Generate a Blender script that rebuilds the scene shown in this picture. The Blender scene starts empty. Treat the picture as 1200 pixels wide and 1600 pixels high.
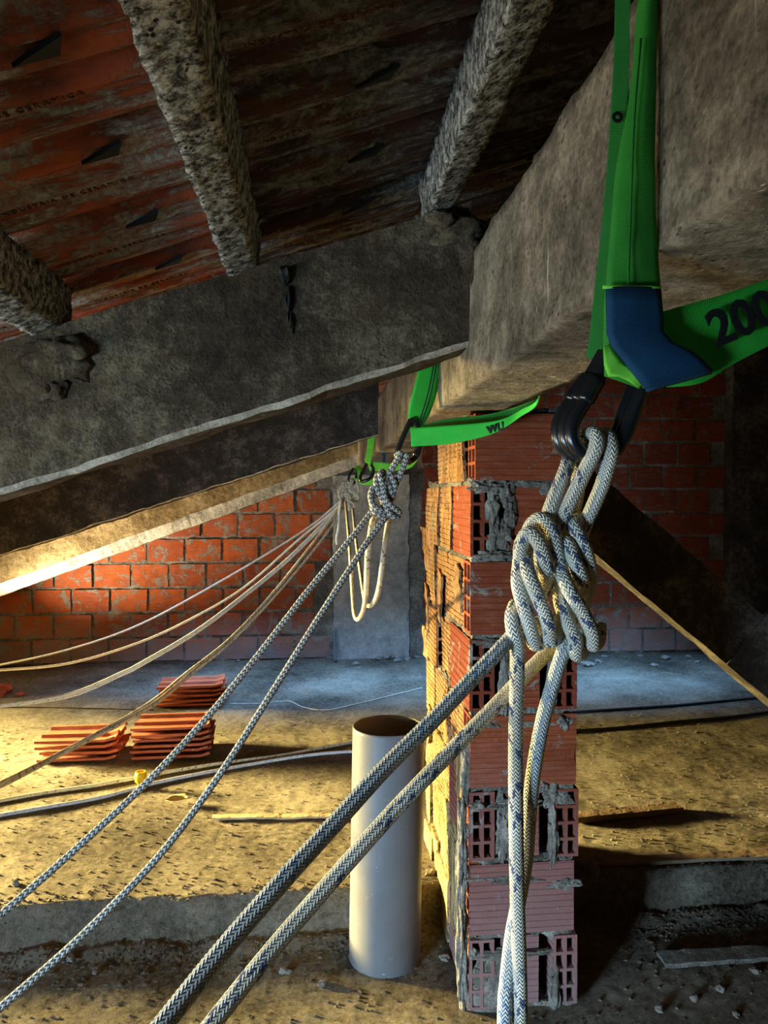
import bpy, bmesh, math, random
from mathutils import Vector, noise
random.seed(7)
sc = bpy.context.scene
COL = sc.collection

# ------------------------------------------------------------------ camera
EYE = Vector((0.0, 0.0, 1.385)); FPX = 1155.0
YAW = math.radians(5.4); PITCH = math.radians(1.24)
cd = bpy.data.cameras.new('camera'); cam = bpy.data.objects.new('camera', cd); COL.objects.link(cam)
cam.location = EYE
cam.rotation_euler = (math.pi / 2 - PITCH, 0, -YAW)
cd.sensor_fit = 'VERTICAL'; cd.sensor_height = 36.0; cd.lens = 36.0 * FPX / 1600.0
cd.clip_start = 0.02
sc.camera = cam
F_ = Vector((math.sin(YAW) * math.cos(PITCH), math.cos(YAW) * math.cos(PITCH), -math.sin(PITCH)))
R_ = Vector((math.cos(YAW), -math.sin(YAW), 0)); U_ = R_.cross(F_)

def P(u, v, Y):
    """point of the place at depth Y (metres into the attic) met by the sight line through (u, v)"""
    d = F_ + R_ * ((u - 600) / FPX) + U_ * ((800 - v) / FPX)
    return EYE + d * (Y / d.y)

def G(u, v, z):
    """point at height z met by the sight line through (u, v)"""
    d = F_ + R_ * ((u - 600) / FPX) + U_ * ((800 - v) / FPX)
    return EYE + d * ((z - EYE.z) / d.z)

# ------------------------------------------------------------------ light
sc.view_settings.view_transform = 'Standard'; sc.view_settings.look = 'None'
sc.view_settings.gamma = 1.0; sc.view_settings.use_curve_mapping = False
sc.view_settings.exposure = -0.35
w = bpy.data.worlds.new('world'); sc.world = w; w.use_nodes = True
w.node_tree.nodes['Background'].inputs[0].default_value = (0.55, 0.68, 1.0, 1)
w.node_tree.nodes['Background'].inputs[1].default_value = 0.012

def area(name, loc, target, sx, sy, power, col, spread=180):
    l = bpy.data.lights.new(name, 'AREA'); l.shape = 'RECTANGLE'; l.size = sx; l.size_y = sy
    l.energy = power; l.color = col; l.spread = math.radians(spread)
    o = bpy.data.objects.new(name, l); COL.objects.link(o); o.location = loc
    o.rotation_euler = (Vector(target) - Vector(loc)).to_track_quat('-Z', 'Y').to_euler()
    return o
# warm low daylight entering where the roof is stripped on the left
area('open_roof_daylight', (-4.6, 4.5, 0.82), (0.4, 2.35, 0.1), 1.2, 0.35, 440, (1.0, 0.78, 0.30), 44)
# daylight coming up under the farthest rafter from the eaves corner
area('eaves_corner_daylight', (-2.4, 5.0, 0.22), (-1.6, 5.38, 0.98), 0.25, 0.12, 24, (1.0, 0.88, 0.66), 62)
# cool daylight falling between roof and wall
area('roof_gap_daylight', (0.6, 4.85, 1.6), (0.6, 4.95, 0.0), 4.4, 0.1, 95, (0.22, 0.50, 1.0), 72)
# cool low daylight from the opening behind the viewer
area('rear_opening_daylight', (-2.2, -0.8, 0.45), (0.1, 1.7, 0.2), 0.7, 0.4, 46, (0.47, 0.73, 1.0), 72)
area('side_opening_daylight', (-2.3, 0.5, 0.75), (0.2, 1.0, 1.6), 0.5, 0.5, 14.5, (1.0, 0.94, 0.83), 120)

# ------------------------------------------------------------------ node helpers
class NT:
    def __init__(s, name):
        s.m = bpy.data.materials.new(name); s.m.use_nodes = True; s.t = s.m.node_tree
        s.b = s.t.nodes['Principled BSDF']
    def n(s, typ, **kw):
        o = s.t.nodes.new(typ)
        for k, v in kw.items(): setattr(o, k, v)
        return o
    def put(s, sock, v):
        if isinstance(v, bpy.types.NodeSocket): s.t.links.new(v, sock)
        elif v is not None:
            if hasattr(sock.default_value, '__len__') and not hasattr(v, '__len__'): v = (v,) * len(sock.default_value)
            if hasattr(v, '__len__') and len(v) == 3 and len(sock.default_value) == 4: v = (*v, 1)
            sock.default_value = v
    def math(s, op, a, b=None, c=None, clamp=False):
        o = s.n('ShaderNodeMath', operation=op, use_clamp=clamp)
        s.put(o.inputs[0], a); s.put(o.inputs[1], b); s.put(o.inputs[2], c)
        return o.outputs[0]
    def mix(s, f, a, b, blend='MIX'):
        o = s.n('ShaderNodeMix', data_type='RGBA', blend_type=blend)
        s.put(o.inputs[0], f); s.put(o.inputs[6], a); s.put(o.inputs[7], b)
        return o.outputs[2]
    def ramp(s, f, stops):
        o = s.n('ShaderNodeValToRGB'); s.put(o.inputs[0], f); e = o.color_ramp.elements
        while len(e) < len(stops): e.new(0.5)
        for k, (p, c) in enumerate(stops):
            e[k].position = p; e[k].color = (c, c, c, 1) if not hasattr(c, '__len__') else (*c, 1)
        return o.outputs[0]
    def coord(s, which='Object', scale=(1, 1, 1), rot=(0, 0, 0)):
        c = s.n('ShaderNodeTexCoord'); m = s.n('ShaderNodeMapping')
        s.t.links.new(c.outputs[which], m.inputs[0]); m.inputs['Scale'].default_value = scale; m.inputs['Rotation'].default_value = rot
        return m.outputs[0]
    def world(s, scale=(1, 1, 1)):
        c = s.n('ShaderNodeNewGeometry'); m = s.n('ShaderNodeMapping')
        s.t.links.new(c.outputs['Position'], m.inputs[0]); m.inputs['Scale'].default_value = scale
        return m.outputs[0]
    def noise(s, vec, scale, detail=4, rough=0.55, dist=0.0):
        o = s.n('ShaderNodeTexNoise'); s.put(o.inputs['Vector'], vec)
        o.inputs['Scale'].default_value = scale; o.inputs['Detail'].default_value = detail
        o.inputs['Roughness'].default_value = rough; o.inputs['Distortion'].default_value = dist
        return o.outputs[0]
    def vor(s, vec, scale, feature='F1', out=0):
        o = s.n('ShaderNodeTexVoronoi', feature=feature); s.put(o.inputs['Vector'], vec); o.inputs['Scale'].default_value = scale
        return o.outputs[out]
    def bump(s, h, strength=0.5, dist=0.01, prev=None):
        o = s.n('ShaderNodeBump'); s.put(o.inputs['Height'], h); o.inputs['Strength'].default_value = strength
        o.inputs['Distance'].default_value = dist
        if prev is not None: s.put(o.inputs['Normal'], prev)
        return o.outputs[0]
    def rand(s): return s.n('ShaderNodeObjectInfo').outputs['Random']
    def done(s, col, rough=0.85, normal=None, metal=0.0, spec=0.3):
        s.put(s.b.inputs['Base Color'], col); s.put(s.b.inputs['Roughness'], rough)
        if normal is not None: s.put(s.b.inputs['Normal'], normal)
        s.b.inputs['Metallic'].default_value = metal; s.b.inputs['Specular IOR Level'].default_value = spec
        return s.m

def concrete(name, dark, mid, light, scale=1.0, pit=0.5, bump=0.6, dist=0.004, stain=None, streak=None):
    t = NT(name); w = t.world()
    big = t.noise(w, 4 * scale, 5, 0.6); fine = t.noise(w, 110 * scale, 6, 0.7); med = t.noise(w, 28 * scale, 5, 0.65, 0.3)
    f = t.math('ADD', t.math('MULTIPLY', big, 0.45), t.math('ADD', t.math('MULTIPLY', fine, 0.30), t.math('MULTIPLY', med, 0.30)))
    c = t.ramp(f, [(0.42, dark), (0.525, mid), (0.63, light)])
    if stain:
        c = t.mix(t.ramp(t.noise(w, 2.5 * scale, 6, 0.7, 0.5), [(0.50, 0), (0.62, 0.75)]), c, stain)
    if streak:      # pale drips of laitance running down the face
        sw = t.world((38, 38, 1.6)); c = t.mix(t.ramp(t.noise(sw, 1.0, 3, 0.5), [(0.70, 0), (0.73, 0.8)]), c, streak)
    pits = t.ramp(t.vor(w, 70 * scale), [(0.10, 0), (0.30, 1)])
    sel = t.ramp(t.noise(w, 13 * scale, 3), [(0.5, 0), (0.6, 1)])
    pf = t.math('MULTIPLY', t.math('SUBTRACT', 1.0, pits), t.math('MULTIPLY', sel, pit))
    c = t.mix(pf, c, tuple(x * 0.25 for x in dark))
    h = t.math('SUBTRACT', t.math('ADD', t.math('MULTIPLY', fine, 0.6), t.math('MULTIPLY', med, 1.0)), pf)
    return t.done(c, 0.92, t.bump(h, bump, dist), spec=0.2)

M = {}
M['beam'] = concrete('beam_concrete', (0.07, 0.054, 0.034), (0.19, 0.152, 0.10), (0.42, 0.345, 0.225), 1.2, 0.6, 0.9, 0.006, None, (0.7, 0.62, 0.45))
M['rafter'] = concrete('rafter_concrete', (0.03, 0.021, 0.012), (0.07, 0.052, 0.030), (0.21, 0.165, 0.10), 1.3, 0.25, 1.0, 0.008, (0.085, 0.055, 0.03))
M['rafter_dark'] = concrete('dark_rafter_concrete', (0.022, 0.019, 0.016), (0.042, 0.035, 0.028), (0.14, 0.12, 0.095), 1.1, 0.4, 0.6, 0.005)  # darkest concrete, for the middle rafters, strut and right-hand column
M['rafter_far'] = concrete('ochre_rafter_concrete', (0.10, 0.07, 0.03), (0.22, 0.155, 0.065), (0.42, 0.32, 0.16), 1.2, 0.3, 0.7, 0.006)
M['mortar'] = concrete('mortar', (0.07, 0.062, 0.05), (0.15, 0.135, 0.11), (0.33, 0.30, 0.25), 1.6, 0.7, 1.0, 0.006)
M['plaster'] = concrete('wall_plaster', (0.17, 0.165, 0.15), (0.29, 0.28, 0.25), (0.42, 0.40, 0.36), 0.6, 0.2, 0.3, 0.003)

def mk_purlin():
    t = NT('purlin_concrete'); w = t.world()
    a = t.noise(w, 60, 7, 0.75, 0.3); b = t.noise(w, 260, 3, 0.6)
    f = t.math('ADD', t.math('MULTIPLY', a, 0.8), t.math('MULTIPLY', b, 0.2))
    c = t.ramp(f, [(0.43, (0.04, 0.038, 0.03)), (0.49, (0.20, 0.19, 0.155)), (0.59, (0.62, 0.60, 0.50))])
    pit = t.ramp(t.vor(w, 95), [(0.18, 1), (0.32, 0)]); pit = t.math('MULTIPLY', pit, t.ramp(t.noise(w, 25, 2), [(0.45, 0), (0.55, 1)]))
    c = t.mix(pit, c, (0.03, 0.03, 0.025))
    return t.done(c, 0.95, t.bump(t.math('SUBTRACT', f, pit), 0.9, 0.004), spec=0.15)
M['purlin'] = mk_purlin()

def mk_brick(name, base, alt, ribs=False, smear=(0.48, 0.60), smear_col=(0.27, 0.25, 0.21), dust=None, cracks=False):
    t = NT(name); w = t.world(); r = t.rand()
    hue = t.mix(r, base, alt)
    c = t.mix(t.ramp(t.noise(w, 9, 5, 0.6), [(0.35, 0), (0.7, 0.6)]), hue, tuple(x * 0.5 for x in base))
    c = t.mix(t.ramp(t.noise(t.world((12, 12, 90)), 1.0, 4, 0.6), [(0.5, 0), (0.75, 0.16)]), c, (0.6, 0.32, 0.2))
    sm = t.ramp(t.noise(w, 11, 7, 0.72, 0.6), [(smear[0], 0), (smear[1], 1)])
    c = t.mix(sm, c, smear_col)
    if dust:
        sep = t.n('ShaderNodeSeparateXYZ'); g = t.n('ShaderNodeNewGeometry'); t.t.links.new(g.outputs['Position'], sep.inputs[0])
        z = t.math('ADD', sep.outputs[2], t.math('MULTIPLY', t.noise(w, 3, 5), 0.5))
        c = t.mix(t.ramp(z, [(dust[0], 0.8), (dust[1], 0)]), c, dust[2])
    h = t.math('ADD', t.noise(w, 140, 5, 0.7), t.math('MULTIPLY', sm, 0.8))
    if cracks:      # split clay: steep dark fissures
        n1 = t.noise(t.world((8, 22, 4.5)), 1.0, 7, 0.72, 0.9)
        ck = t.math('ABSOLUTE', t.math('SUBTRACT', n1, 0.5)); ck = t.ramp(ck, [(0.006, 1), (0.022, 0)])
        pt = t.ramp(t.noise(w, 55, 6, 0.75), [(0.60, 0), (0.66, 1)])
        ck = t.math('MAXIMUM', ck, t.math('MULTIPLY', pt, 0.85))
        c = t.mix(ck, c, (0.05, 0.03, 0.015)); h = t.math('SUBTRACT', h, t.math('MULTIPLY', ck, 2.5))
    nrm = t.bump(h, 0.7, 0.003)
    if ribs:
        nrm = t.bump(t.math('SINE', t.math('MULTIPLY', t.coord_z(), 700.0)), 0.5, 0.0015, nrm)
    return t.done(c, 0.9, nrm, spec=0.2)
def _cz(self):
    g = self.n('ShaderNodeNewGeometry'); s_ = self.n('ShaderNodeSeparateXYZ'); self.t.links.new(g.outputs['Position'], s_.inputs[0]); return s_.outputs[2]
NT.coord_z = _cz
M['wall_brick'] = mk_brick('wall_brick', (0.46, 0.10, 0.022), (0.24, 0.05, 0.022), True, (0.515, 0.58), (0.21, 0.18, 0.14), (0.35, 0.75, (0.28, 0.24, 0.22)))
M['wall_brick_shaded'] = mk_brick('shaded_wall_brick', (0.25, 0.045, 0.014), (0.15, 0.03, 0.014), True, (0.55, 0.62), (0.14, 0.115, 0.085), (0.35, 0.85, (0.24, 0.20, 0.19)))  # same brick with the shade of the right side put into its colour
M['pillar_brick'] = mk_brick('pillar_brick', (0.27, 0.058, 0.018), (0.17, 0.032, 0.016), False, (0.58, 0.66), dust=(0.25, 0.95, (0.27, 0.17, 0.165)))
M['side_brick'] = mk_brick('dusty_pillar_brick', (0.42, 0.20, 0.075), (0.38, 0.21, 0.09), False, (0.54, 0.64), (0.30, 0.24, 0.14), (0.7, 1.5, (0.38, 0.30, 0.14)), True)

def mk_tile(name, lo, base, alt, pale, dark):
    t = NT(name); w = t.world(); r = t.rand()
    c = t.mix(r, base, alt)
    st = t.noise(t.world((2.6, 13, 2.6)), 1.7, 8, 0.75, 0.5)
    c = t.mix(t.ramp(t.noise(w, 8, 6, 0.65), [(0.45, 0), (0.65, 0.85)]), c, dark)
    sp = t.math('MULTIPLY', t.ramp(st, [(lo, 0), (lo + 0.06, 1)]), t.ramp(t.noise(w, 80, 6, 0.75), [(0.40, 0.3), (0.54, 1.0)]))
    c = t.mix(sp, c, pale)
    c = t.mix(t.ramp(t.noise(t.world((5, 60, 5)), 2.0, 5, 0.7), [(0.56, 0), (0.66, 0.7)]), c, dark)
    return t.done(c, 0.85, t.bump(t.math('ADD', t.noise(w, 120, 5, 0.7), sp), 0.8, 0.006), spec=0.25)
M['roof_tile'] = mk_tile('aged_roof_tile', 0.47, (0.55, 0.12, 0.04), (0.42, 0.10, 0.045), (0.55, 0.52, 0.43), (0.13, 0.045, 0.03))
M['roof_tile_shaded'] = mk_tile('shaded_aged_roof_tile', 0.48, (0.10, 0.045, 0.028), (0.075, 0.038, 0.028), (0.30, 0.28, 0.24), (0.03, 0.018, 0.013))  # aged greyish tiles, darkened further to put the bays' dimness into the colour
M['stack_tile'] = mk_tile('stacked_roof_tile', 0.62, (0.46, 0.12, 0.05), (0.34, 0.09, 0.045), (0.50, 0.40, 0.28), (0.30, 0.07, 0.03))

def mk_floor():
    t = NT('dusty_screed'); w = t.world()
    a = t.noise(w, 1.6, 6, 0.65); b = t.noise(w, 48, 9, 0.82, 0.6); c2 = t.noise(w, 260, 5, 0.8)
    f = t.math('ADD', t.math('MULTIPLY', a, 0.4), t.math('ADD', t.math('MULTIPLY', b, 0.4), t.math('MULTIPLY', c2, 0.2)))
    c = t.ramp(f, [(0.425, (0.085, 0.066, 0.045)), (0.495, (0.29, 0.245, 0.175)), (0.57, (0.52, 0.455, 0.345))])
    sp = t.math('LESS_THAN', t.vor(w, 42), 0.12); sp = t.math('MULTIPLY', sp, t.math('GREATER_THAN', t.noise(w, 5, 3), 0.52))
    c = t.mix(sp, c, (0.10, 0.075, 0.05))
    h = t.math('ADD', t.math('MULTIPLY', b, 1.3), t.math('MULTIPLY', c2, 0.7))
    return t.done(c, 0.95, t.bump(h, 1.0, 0.03), spec=0.1)
M['floor'] = mk_floor()

def mk_rope(name, base, fleck, strands=16, every=8, radius=0.0073, fleck_amt=0.9, wid=1.0, patch=(0.45, 0.60), dirt=(0.35, 0.28, 0.18), second=None, bumpd=0.0016):
    t = NT(name)
    uvn = t.n('ShaderNodeTexCoord'); s_ = t.n('ShaderNodeSeparateXYZ'); t.t.links.new(uvn.outputs['UV'], s_.inputs[0])
    U = t.math('MULTIPLY', s_.outputs[0], float(strands))
    V = t.math('MULTIPLY', s_.outputs[1], strands / (2 * math.pi * radius) * 0.75)
    a = t.math('ADD', U, V); b = t.math('SUBTRACT', U, V)
    fa = t.math('FLOOR', a); fb = t.math('FLOOR', b)
    par = t.math('FLOORED_MODULO', t.math('FLOOR', t.math('MULTIPLY', t.math('ADD', fa, fb), 0.5)), 2.0)   # two-over two-under weave
    ga = t.math('FRACT', a); gb = t.math('FRACT', b)
    def prof(x):
        y = t.math('MULTIPLY_ADD', x, 2.0, -1.0); return t.math('SUBTRACT', 1.0, t.math('MULTIPLY', y, y))
    h = t.math('ADD', t.math('MULTIPLY', par, prof(ga)), t.math('MULTIPLY', t.math('SUBTRACT', 1.0, par), prof(gb)))
    ida = t.math('FLOORED_MODULO', fa, float(every)); idb = t.math('FLOORED_MODULO', fb, float(every))
    ma = t.math('MULTIPLY', t.math('LESS_THAN', ida, wid), par)
    mb = t.math('MULTIPLY', t.math('LESS_THAN', idb, wid), t.math('SUBTRACT', 1.0, par))
    fl = t.math('MULTIPLY', t.math('ADD', ma, mb), fleck_amt)
    w = t.world()
    if patch: fl = t.math('MULTIPLY', fl, t.ramp(t.noise(w, 30, 3, 0.5), [(patch[0], 0), (patch[1], 1)]))
    col = t.mix(t.ramp(t.noise(w, 26, 5, 0.7), [(0.42, 0), (0.70, 0.75)]), base, dirt)
    if second:
        col = t.mix(t.ramp(t.noise(w, 9, 3, 0.5), [(0.50, 0), (0.58, 0.6)]), col, second)
    col = t.mix(fl, col, fleck)
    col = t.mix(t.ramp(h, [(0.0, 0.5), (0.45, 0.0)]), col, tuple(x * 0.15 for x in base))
    fib = t.noise(w, 900, 2)
    return t.done(col, 0.75, t.bump(t.math('ADD', h, t.math('MULTIPLY', fib, 0.15)), 0.9, bumpd), spec=0.35)
M['rope_cream'] = mk_rope('cream_braid', (0.92, 0.86, 0.70), (0.03, 0.06, 0.20), every=8, wid=2.0, patch=(0.49, 0.55), dirt=(0.62, 0.54, 0.38), second=(0.62, 0.58, 0.46))
M['rope_cream_blue'] = mk_rope('cream_braid_blue', (0.90, 0.88, 0.78), (0.04, 0.25, 0.50), every=4, wid=1.0, patch=(0.46, 0.60), dirt=(0.55, 0.55, 0.48), fleck_amt=0.8, second=(0.62, 0.64, 0.60))  # greyer cream braid with blue flecks
M['rope_grey'] = mk_rope('grey_braid', (0.58, 0.55, 0.47), (0.03, 0.03, 0.04), strands=12, every=2, wid=1.0, patch=None, radius=0.0078, dirt=(0.32, 0.28, 0.22), bumpd=0.0012)
M['rope_thin'] = mk_rope('thin_cream_braid', (0.78, 0.72, 0.55), (0.14, 0.10, 0.06), strands=8, every=4, dirt=(0.5, 0.45, 0.33), radius=0.0075, bumpd=0.001)
M['rope_white'] = mk_rope('white_braid', (0.92, 0.92, 0.92), (0.40, 0.55, 0.70), strands=8, every=4, dirt=(0.7, 0.7, 0.68), radius=0.0075, bumpd=0.001)

def mk_web(name, col, dark):
    t = NT(name); uvn = t.n('ShaderNodeTexCoord'); s_ = t.n('ShaderNodeSeparateXYZ'); t.t.links.new(uvn.outputs['UV'], s_.inputs[0])
    rib = t.math('SINE', t.math('MULTIPLY', s_.outputs[1], 2 * math.pi / 0.0016)); fine = t.math('SINE', t.math('MULTIPLY', s_.outputs[0], 170.0))
    h = t.math('ADD', rib, t.math('MULTIPLY', fine, 0.3))
    c = t.mix(t.ramp(t.noise(t.world(), 22, 5), [(0.4, 0), (0.75, 0.5)]), col, dark)
    c = t.mix(t.math('MULTIPLY', t.math('LESS_THAN', rib, -0.5), 0.25), c, dark)
    return t.done(c, 0.7, t.bump(h, 0.35, 0.0006), spec=0.3)
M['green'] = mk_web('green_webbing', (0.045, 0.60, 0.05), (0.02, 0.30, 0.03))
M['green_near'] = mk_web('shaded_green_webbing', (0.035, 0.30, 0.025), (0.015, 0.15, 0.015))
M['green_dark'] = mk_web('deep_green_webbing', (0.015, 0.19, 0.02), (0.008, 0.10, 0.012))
M['lime'] = mk_web('lime_webbing', (0.22, 0.80, 0.06), (0.12, 0.5, 0.04))
M['blue'] = mk_web('blue_sleeve', (0.005, 0.055, 0.12), (0.003, 0.028, 0.065))

def plain(name, col, rough=0.6, metal=0.0, spec=0.4, var=0.3, bscale=60, bd=0.001):
    t = NT(name); w = t.world()
    c = t.mix(t.ramp(t.noise(w, 12, 5), [(0.4, 0), (0.75, var)]), col, tuple(x * 0.4 for x in col))
    return t.done(c, rough, t.bump(t.noise(w, bscale, 4), 0.4, bd), metal, spec)
M['steel'] = plain('black_steel', (0.012, 0.012, 0.013), 0.25, 0.0, 0.6, 0.2, 20, 0.0003)
M['ink'] = plain('black_print', (0.006, 0.008, 0.006), 0.7)
M['stitch'] = plain('black_stitching', (0.012, 0.012, 0.012), 0.8)
M['cable'] = plain('black_cable', (0.03, 0.026, 0.02), 0.6)
M['wood'] = plain('weathered_wood', (0.22, 0.15, 0.09), 0.85, 0, 0.2, 0.7, 90, 0.003)
M['lath'] = plain('pale_lath', (0.50, 0.38, 0.22), 0.85, 0, 0.2, 0.6, 90, 0.003)
M['stone'] = plain('rubble', (0.20, 0.175, 0.14), 0.95, 0, 0.1, 0.6, 60, 0.01)
M['yellow_stone'] = plain('yellow_rubble', (0.42, 0.34, 0.19), 0.95, 0, 0.1, 0.5, 60, 0.01)
M['shard'] = plain('brick_rubble', (0.42, 0.11, 0.06), 0.95, 0, 0.1, 0.5, 60, 0.006)
M['leaf'] = plain('dry_leaf', (0.62, 0.46, 0.20), 0.8, 0, 0.3)
M['hole'] = plain('hole_clay', (0.20, 0.06, 0.03), 0.95, 0, 0.1)

def mk_pvc():
    t = NT('grey_pvc'); w = t.world()
    c = t.mix(t.ramp(t.noise(w, 7, 5), [(0.4, 0), (0.7, 0.5)]), (0.125, 0.13, 0.137), (0.085, 0.08, 0.074))
    sc_ = t.ramp(t.noise(t.world((30, 30, 90)), 1.0, 4, 0.6, 1.5), [(0.70, 0), (0.73, 0.8)])
    c = t.mix(sc_, c, (0.60, 0.62, 0.62))
    c = t.mix(t.ramp(t.noise(w, 45, 6, 0.7), [(0.62, 0), (0.70, 0.7)]), c, (0.20, 0.17, 0.12))
    return t.done(c, 0.5, t.bump(t.noise(w, 60, 5), 0.2, 0.002), spec=0.4)
M['pvc'] = mk_pvc()
def mk_yellow():
    t = NT('yellow_plastic'); m = t.done((0.85, 0.62, 0.02), 0.35, spec=0.5); t.b.inputs['Transmission Weight'].default_value = 0.3; return m
M['yellow'] = mk_yellow()

# ------------------------------------------------------------------ object helpers
def link_mesh(name, me, mat, parent=None):
    if mat and not me.materials: me.materials.append(mat)
    o = bpy.data.objects.new(name, me); COL.objects.link(o)
    if parent:
        o.parent = parent; o.matrix_parent_inverse = parent.matrix_world.inverted() if parent.location.length else o.matrix_parent_inverse
    return o
def thing(name, loc, label, cat, group=None):
    o = bpy.data.objects.new(name, None); COL.objects.link(o); o.location = loc; o.empty_display_size = 0.05
    bpy.context.view_layer.update()
    return tag(o, label, cat, group)
def tag(o, label, cat, group=None):
    o['label'] = label; o['category'] = cat
    if group: o['group'] = group
    return o
def smooth(me): me.polygons.foreach_set('use_smooth', [True] * len(me.polygons))
def from_data(name, vs, fs, mat, parent=None, sm=False):
    me = bpy.data.meshes.new(name); me.from_pydata([tuple(v) for v in vs], [], fs); me.update()
    if sm: smooth(me)
    return link_mesh(name, me, mat, parent)

def hexa_data(c, n, amp=0.0, fr=6.0, seed=0, edge=0.0):
    """surface grid of an 8-cornered block; c[i][j][k] corners, n cells per axis, roughened by noise"""
    vs, fs, idx = [], [], {}
    def pt(i, j, k):
        key = (i, j, k)
        if key in idx: return idx[key]
        a, b, g = i / n[0], j / n[1], k / n[2]
        p = Vector((0, 0, 0))
        for x in (0, 1):
            for y in (0, 1):
                for z in (0, 1):
                    p += Vector(c[x][y][z]) * ((a if x else 1 - a) * (b if y else 1 - b) * (g if z else 1 - g))
        if amp:
            q = p * fr + Vector((seed * 3.7, seed * 1.3, 0))
            d = noise.noise_vector(q) + 0.5 * noise.noise_vector(q * 2.7) + 0.3 * noise.noise_vector(q * 6.1)
            on = (i in (0, n[0])) + (j in (0, n[1])) + (k in (0, n[2]))
            p = p + d * amp * (1.0 + edge * (on >= 2))
            if edge and on >= 2:
                ctr = sum((Vector(c[x][y][z]) for x in (0, 1) for y in (0, 1) for z in (0, 1)), Vector()) / 8
                chip = max(0.0, noise.noise(q * 1.9)) * amp * edge * 1.2
                loc = Vector((ctr.x - p.x if n[0] <= n[1] and n[0] <= n[2] else 0, ctr.y - p.y if n[1] < max(n) else 0, ctr.z - p.z if n[2] < max(n) else 0))
                if loc.length: p += loc.normalized() * chip
        idx[key] = len(vs); vs.append(p); return idx[key]
    for i in range(n[0]):
        for j in range(n[1]):
            fs.append((pt(i, j, 0), pt(i, j + 1, 0), pt(i + 1, j + 1, 0), pt(i + 1, j, 0)))
            fs.append((pt(i, j, n[2]), pt(i + 1, j, n[2]), pt(i + 1, j + 1, n[2]), pt(i, j + 1, n[2])))
    for i in range(n[0]):
        for k in range(n[2]):
            fs.append((pt(i, 0, k), pt(i + 1, 0, k), pt(i + 1, 0, k + 1), pt(i, 0, k + 1)))
            fs.append((pt(i, n[1], k), pt(i, n[1], k + 1), pt(i + 1, n[1], k + 1), pt(i + 1, n[1], k)))
    for j in range(n[1]):
        for k in range(n[2]):
            fs.append((pt(0, j, k), pt(0, j, k + 1), pt(0, j + 1, k + 1), pt(0, j + 1, k)))
            fs.append((pt(n[0], j, k), pt(n[0], j + 1, k), pt(n[0], j + 1, k + 1), pt(n[0], j, k + 1)))
    return vs, fs
def box_c(x0, x1, y0, y1, z0, z1):
    return [[[(x, y, z) for z in (z0, z1)] for y in (y0, y1)] for x in (x0, x1)]
class MB:
    def __init__(s): s.v = []; s.f = []
    def add(s, vf):
        o = len(s.v); s.v += list(vf[0]); s.f += [tuple(i + o for i in f) for f in vf[1]]; return s
    def box(s, *b, n=(1, 1, 1), amp=0, fr=6, seed=0, edge=0): return s.add(hexa_data(box_c(*b), n, amp, fr, seed, edge))
    def blob(s, c, r, seed=0, amp=0.35, sub=2):
        bm = bmesh.new(); bmesh.ops.create_icosphere(bm, subdivisions=sub, radius=1.0)
        vs = []
        for v in bm.verts:
            k = 1 + amp * noise.noise(v.co * 1.6 + Vector((seed * 5.1, seed, 0)))
            if sub > 2:
                w_ = Vector((c[0] + v.co.x * r[0], c[1] + v.co.y * r[1], c[2] + v.co.z * r[2]))
                k += amp * (0.55 * noise.noise(w_ * 60) + 0.45 * noise.noise(w_ * 150))
            vs.append(Vector((c[0] + v.co.x * r[0] * k, c[1] + v.co.y * r[1] * k, c[2] + v.co.z * r[2] * k)))
        fs = [tuple(v.index for v in f.verts) for f in bm.faces]; bm.free(); return s.add((vs, fs))
    def out(s, name, mat, parent=None, sm=False): return from_data(name, s.v, s.f, mat, parent, sm)

def catmull(pts, ds):
    pts = [Vector(p) for p in pts]; q = [pts[0] * 2 - pts[1]] + pts + [pts[-1] * 2 - pts[-2]]; out = []
    for i in range(1, len(q) - 2):
        p0, p1, p2, p3 = q[i - 1:i + 3]; n = max(2, int((p2 - p1).length / ds) + 1)
        for k in range(n):
            t = k / n
            out.append(0.5 * ((2 * p1) + (p2 - p0) * t + (2 * p0 - 5 * p1 + 4 * p2 - p3) * t * t + (3 * p1 - p0 - 3 * p2 + p3) * t ** 3))
    out.append(pts[-1]); return out

def tube_data(pts, r, ds=0.004, ring=16, rads=None):
    c = catmull(pts, ds); n = len(c); L = [0.0]
    for i in range(1, n): L.append(L[-1] + (c[i] - c[i - 1]).length)
    T = [(c[min(i + 1, n - 1)] - c[max(i - 1, 0)]).normalized() for i in range(n)]
    N = T[0].orthogonal().normalized(); vs, fs, uv = [], [], []
    for i in range(n):
        N = (N - T[i] * N.dot(T[i])).normalized(); B = T[i].cross(N)
        for k in range(ring):
            a = 2 * math.pi * k / ring; vs.append(c[i] + (N * math.cos(a) + B * math.sin(a)) * r)
    for i in range(n - 1):
        for k in range(ring):
            k2 = (k + 1) % ring
            fs.append((i * ring + k, i * ring + k2, (i + 1) * ring + k2, (i + 1) * ring + k))
            uv += [(k / ring, L[i]), ((k + 1) / ring, L[i]), ((k + 1) / ring, L[i + 1]), (k / ring, L[i + 1])]
    for i0, flip in ((0, True), (n - 1, False)):
        cap = [i0 * ring + k for k in range(ring)]
        if flip: cap.reverse()
        fs.append(tuple(cap)); uv += [(0.5, 0)] * ring
    return vs, fs, uv
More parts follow.
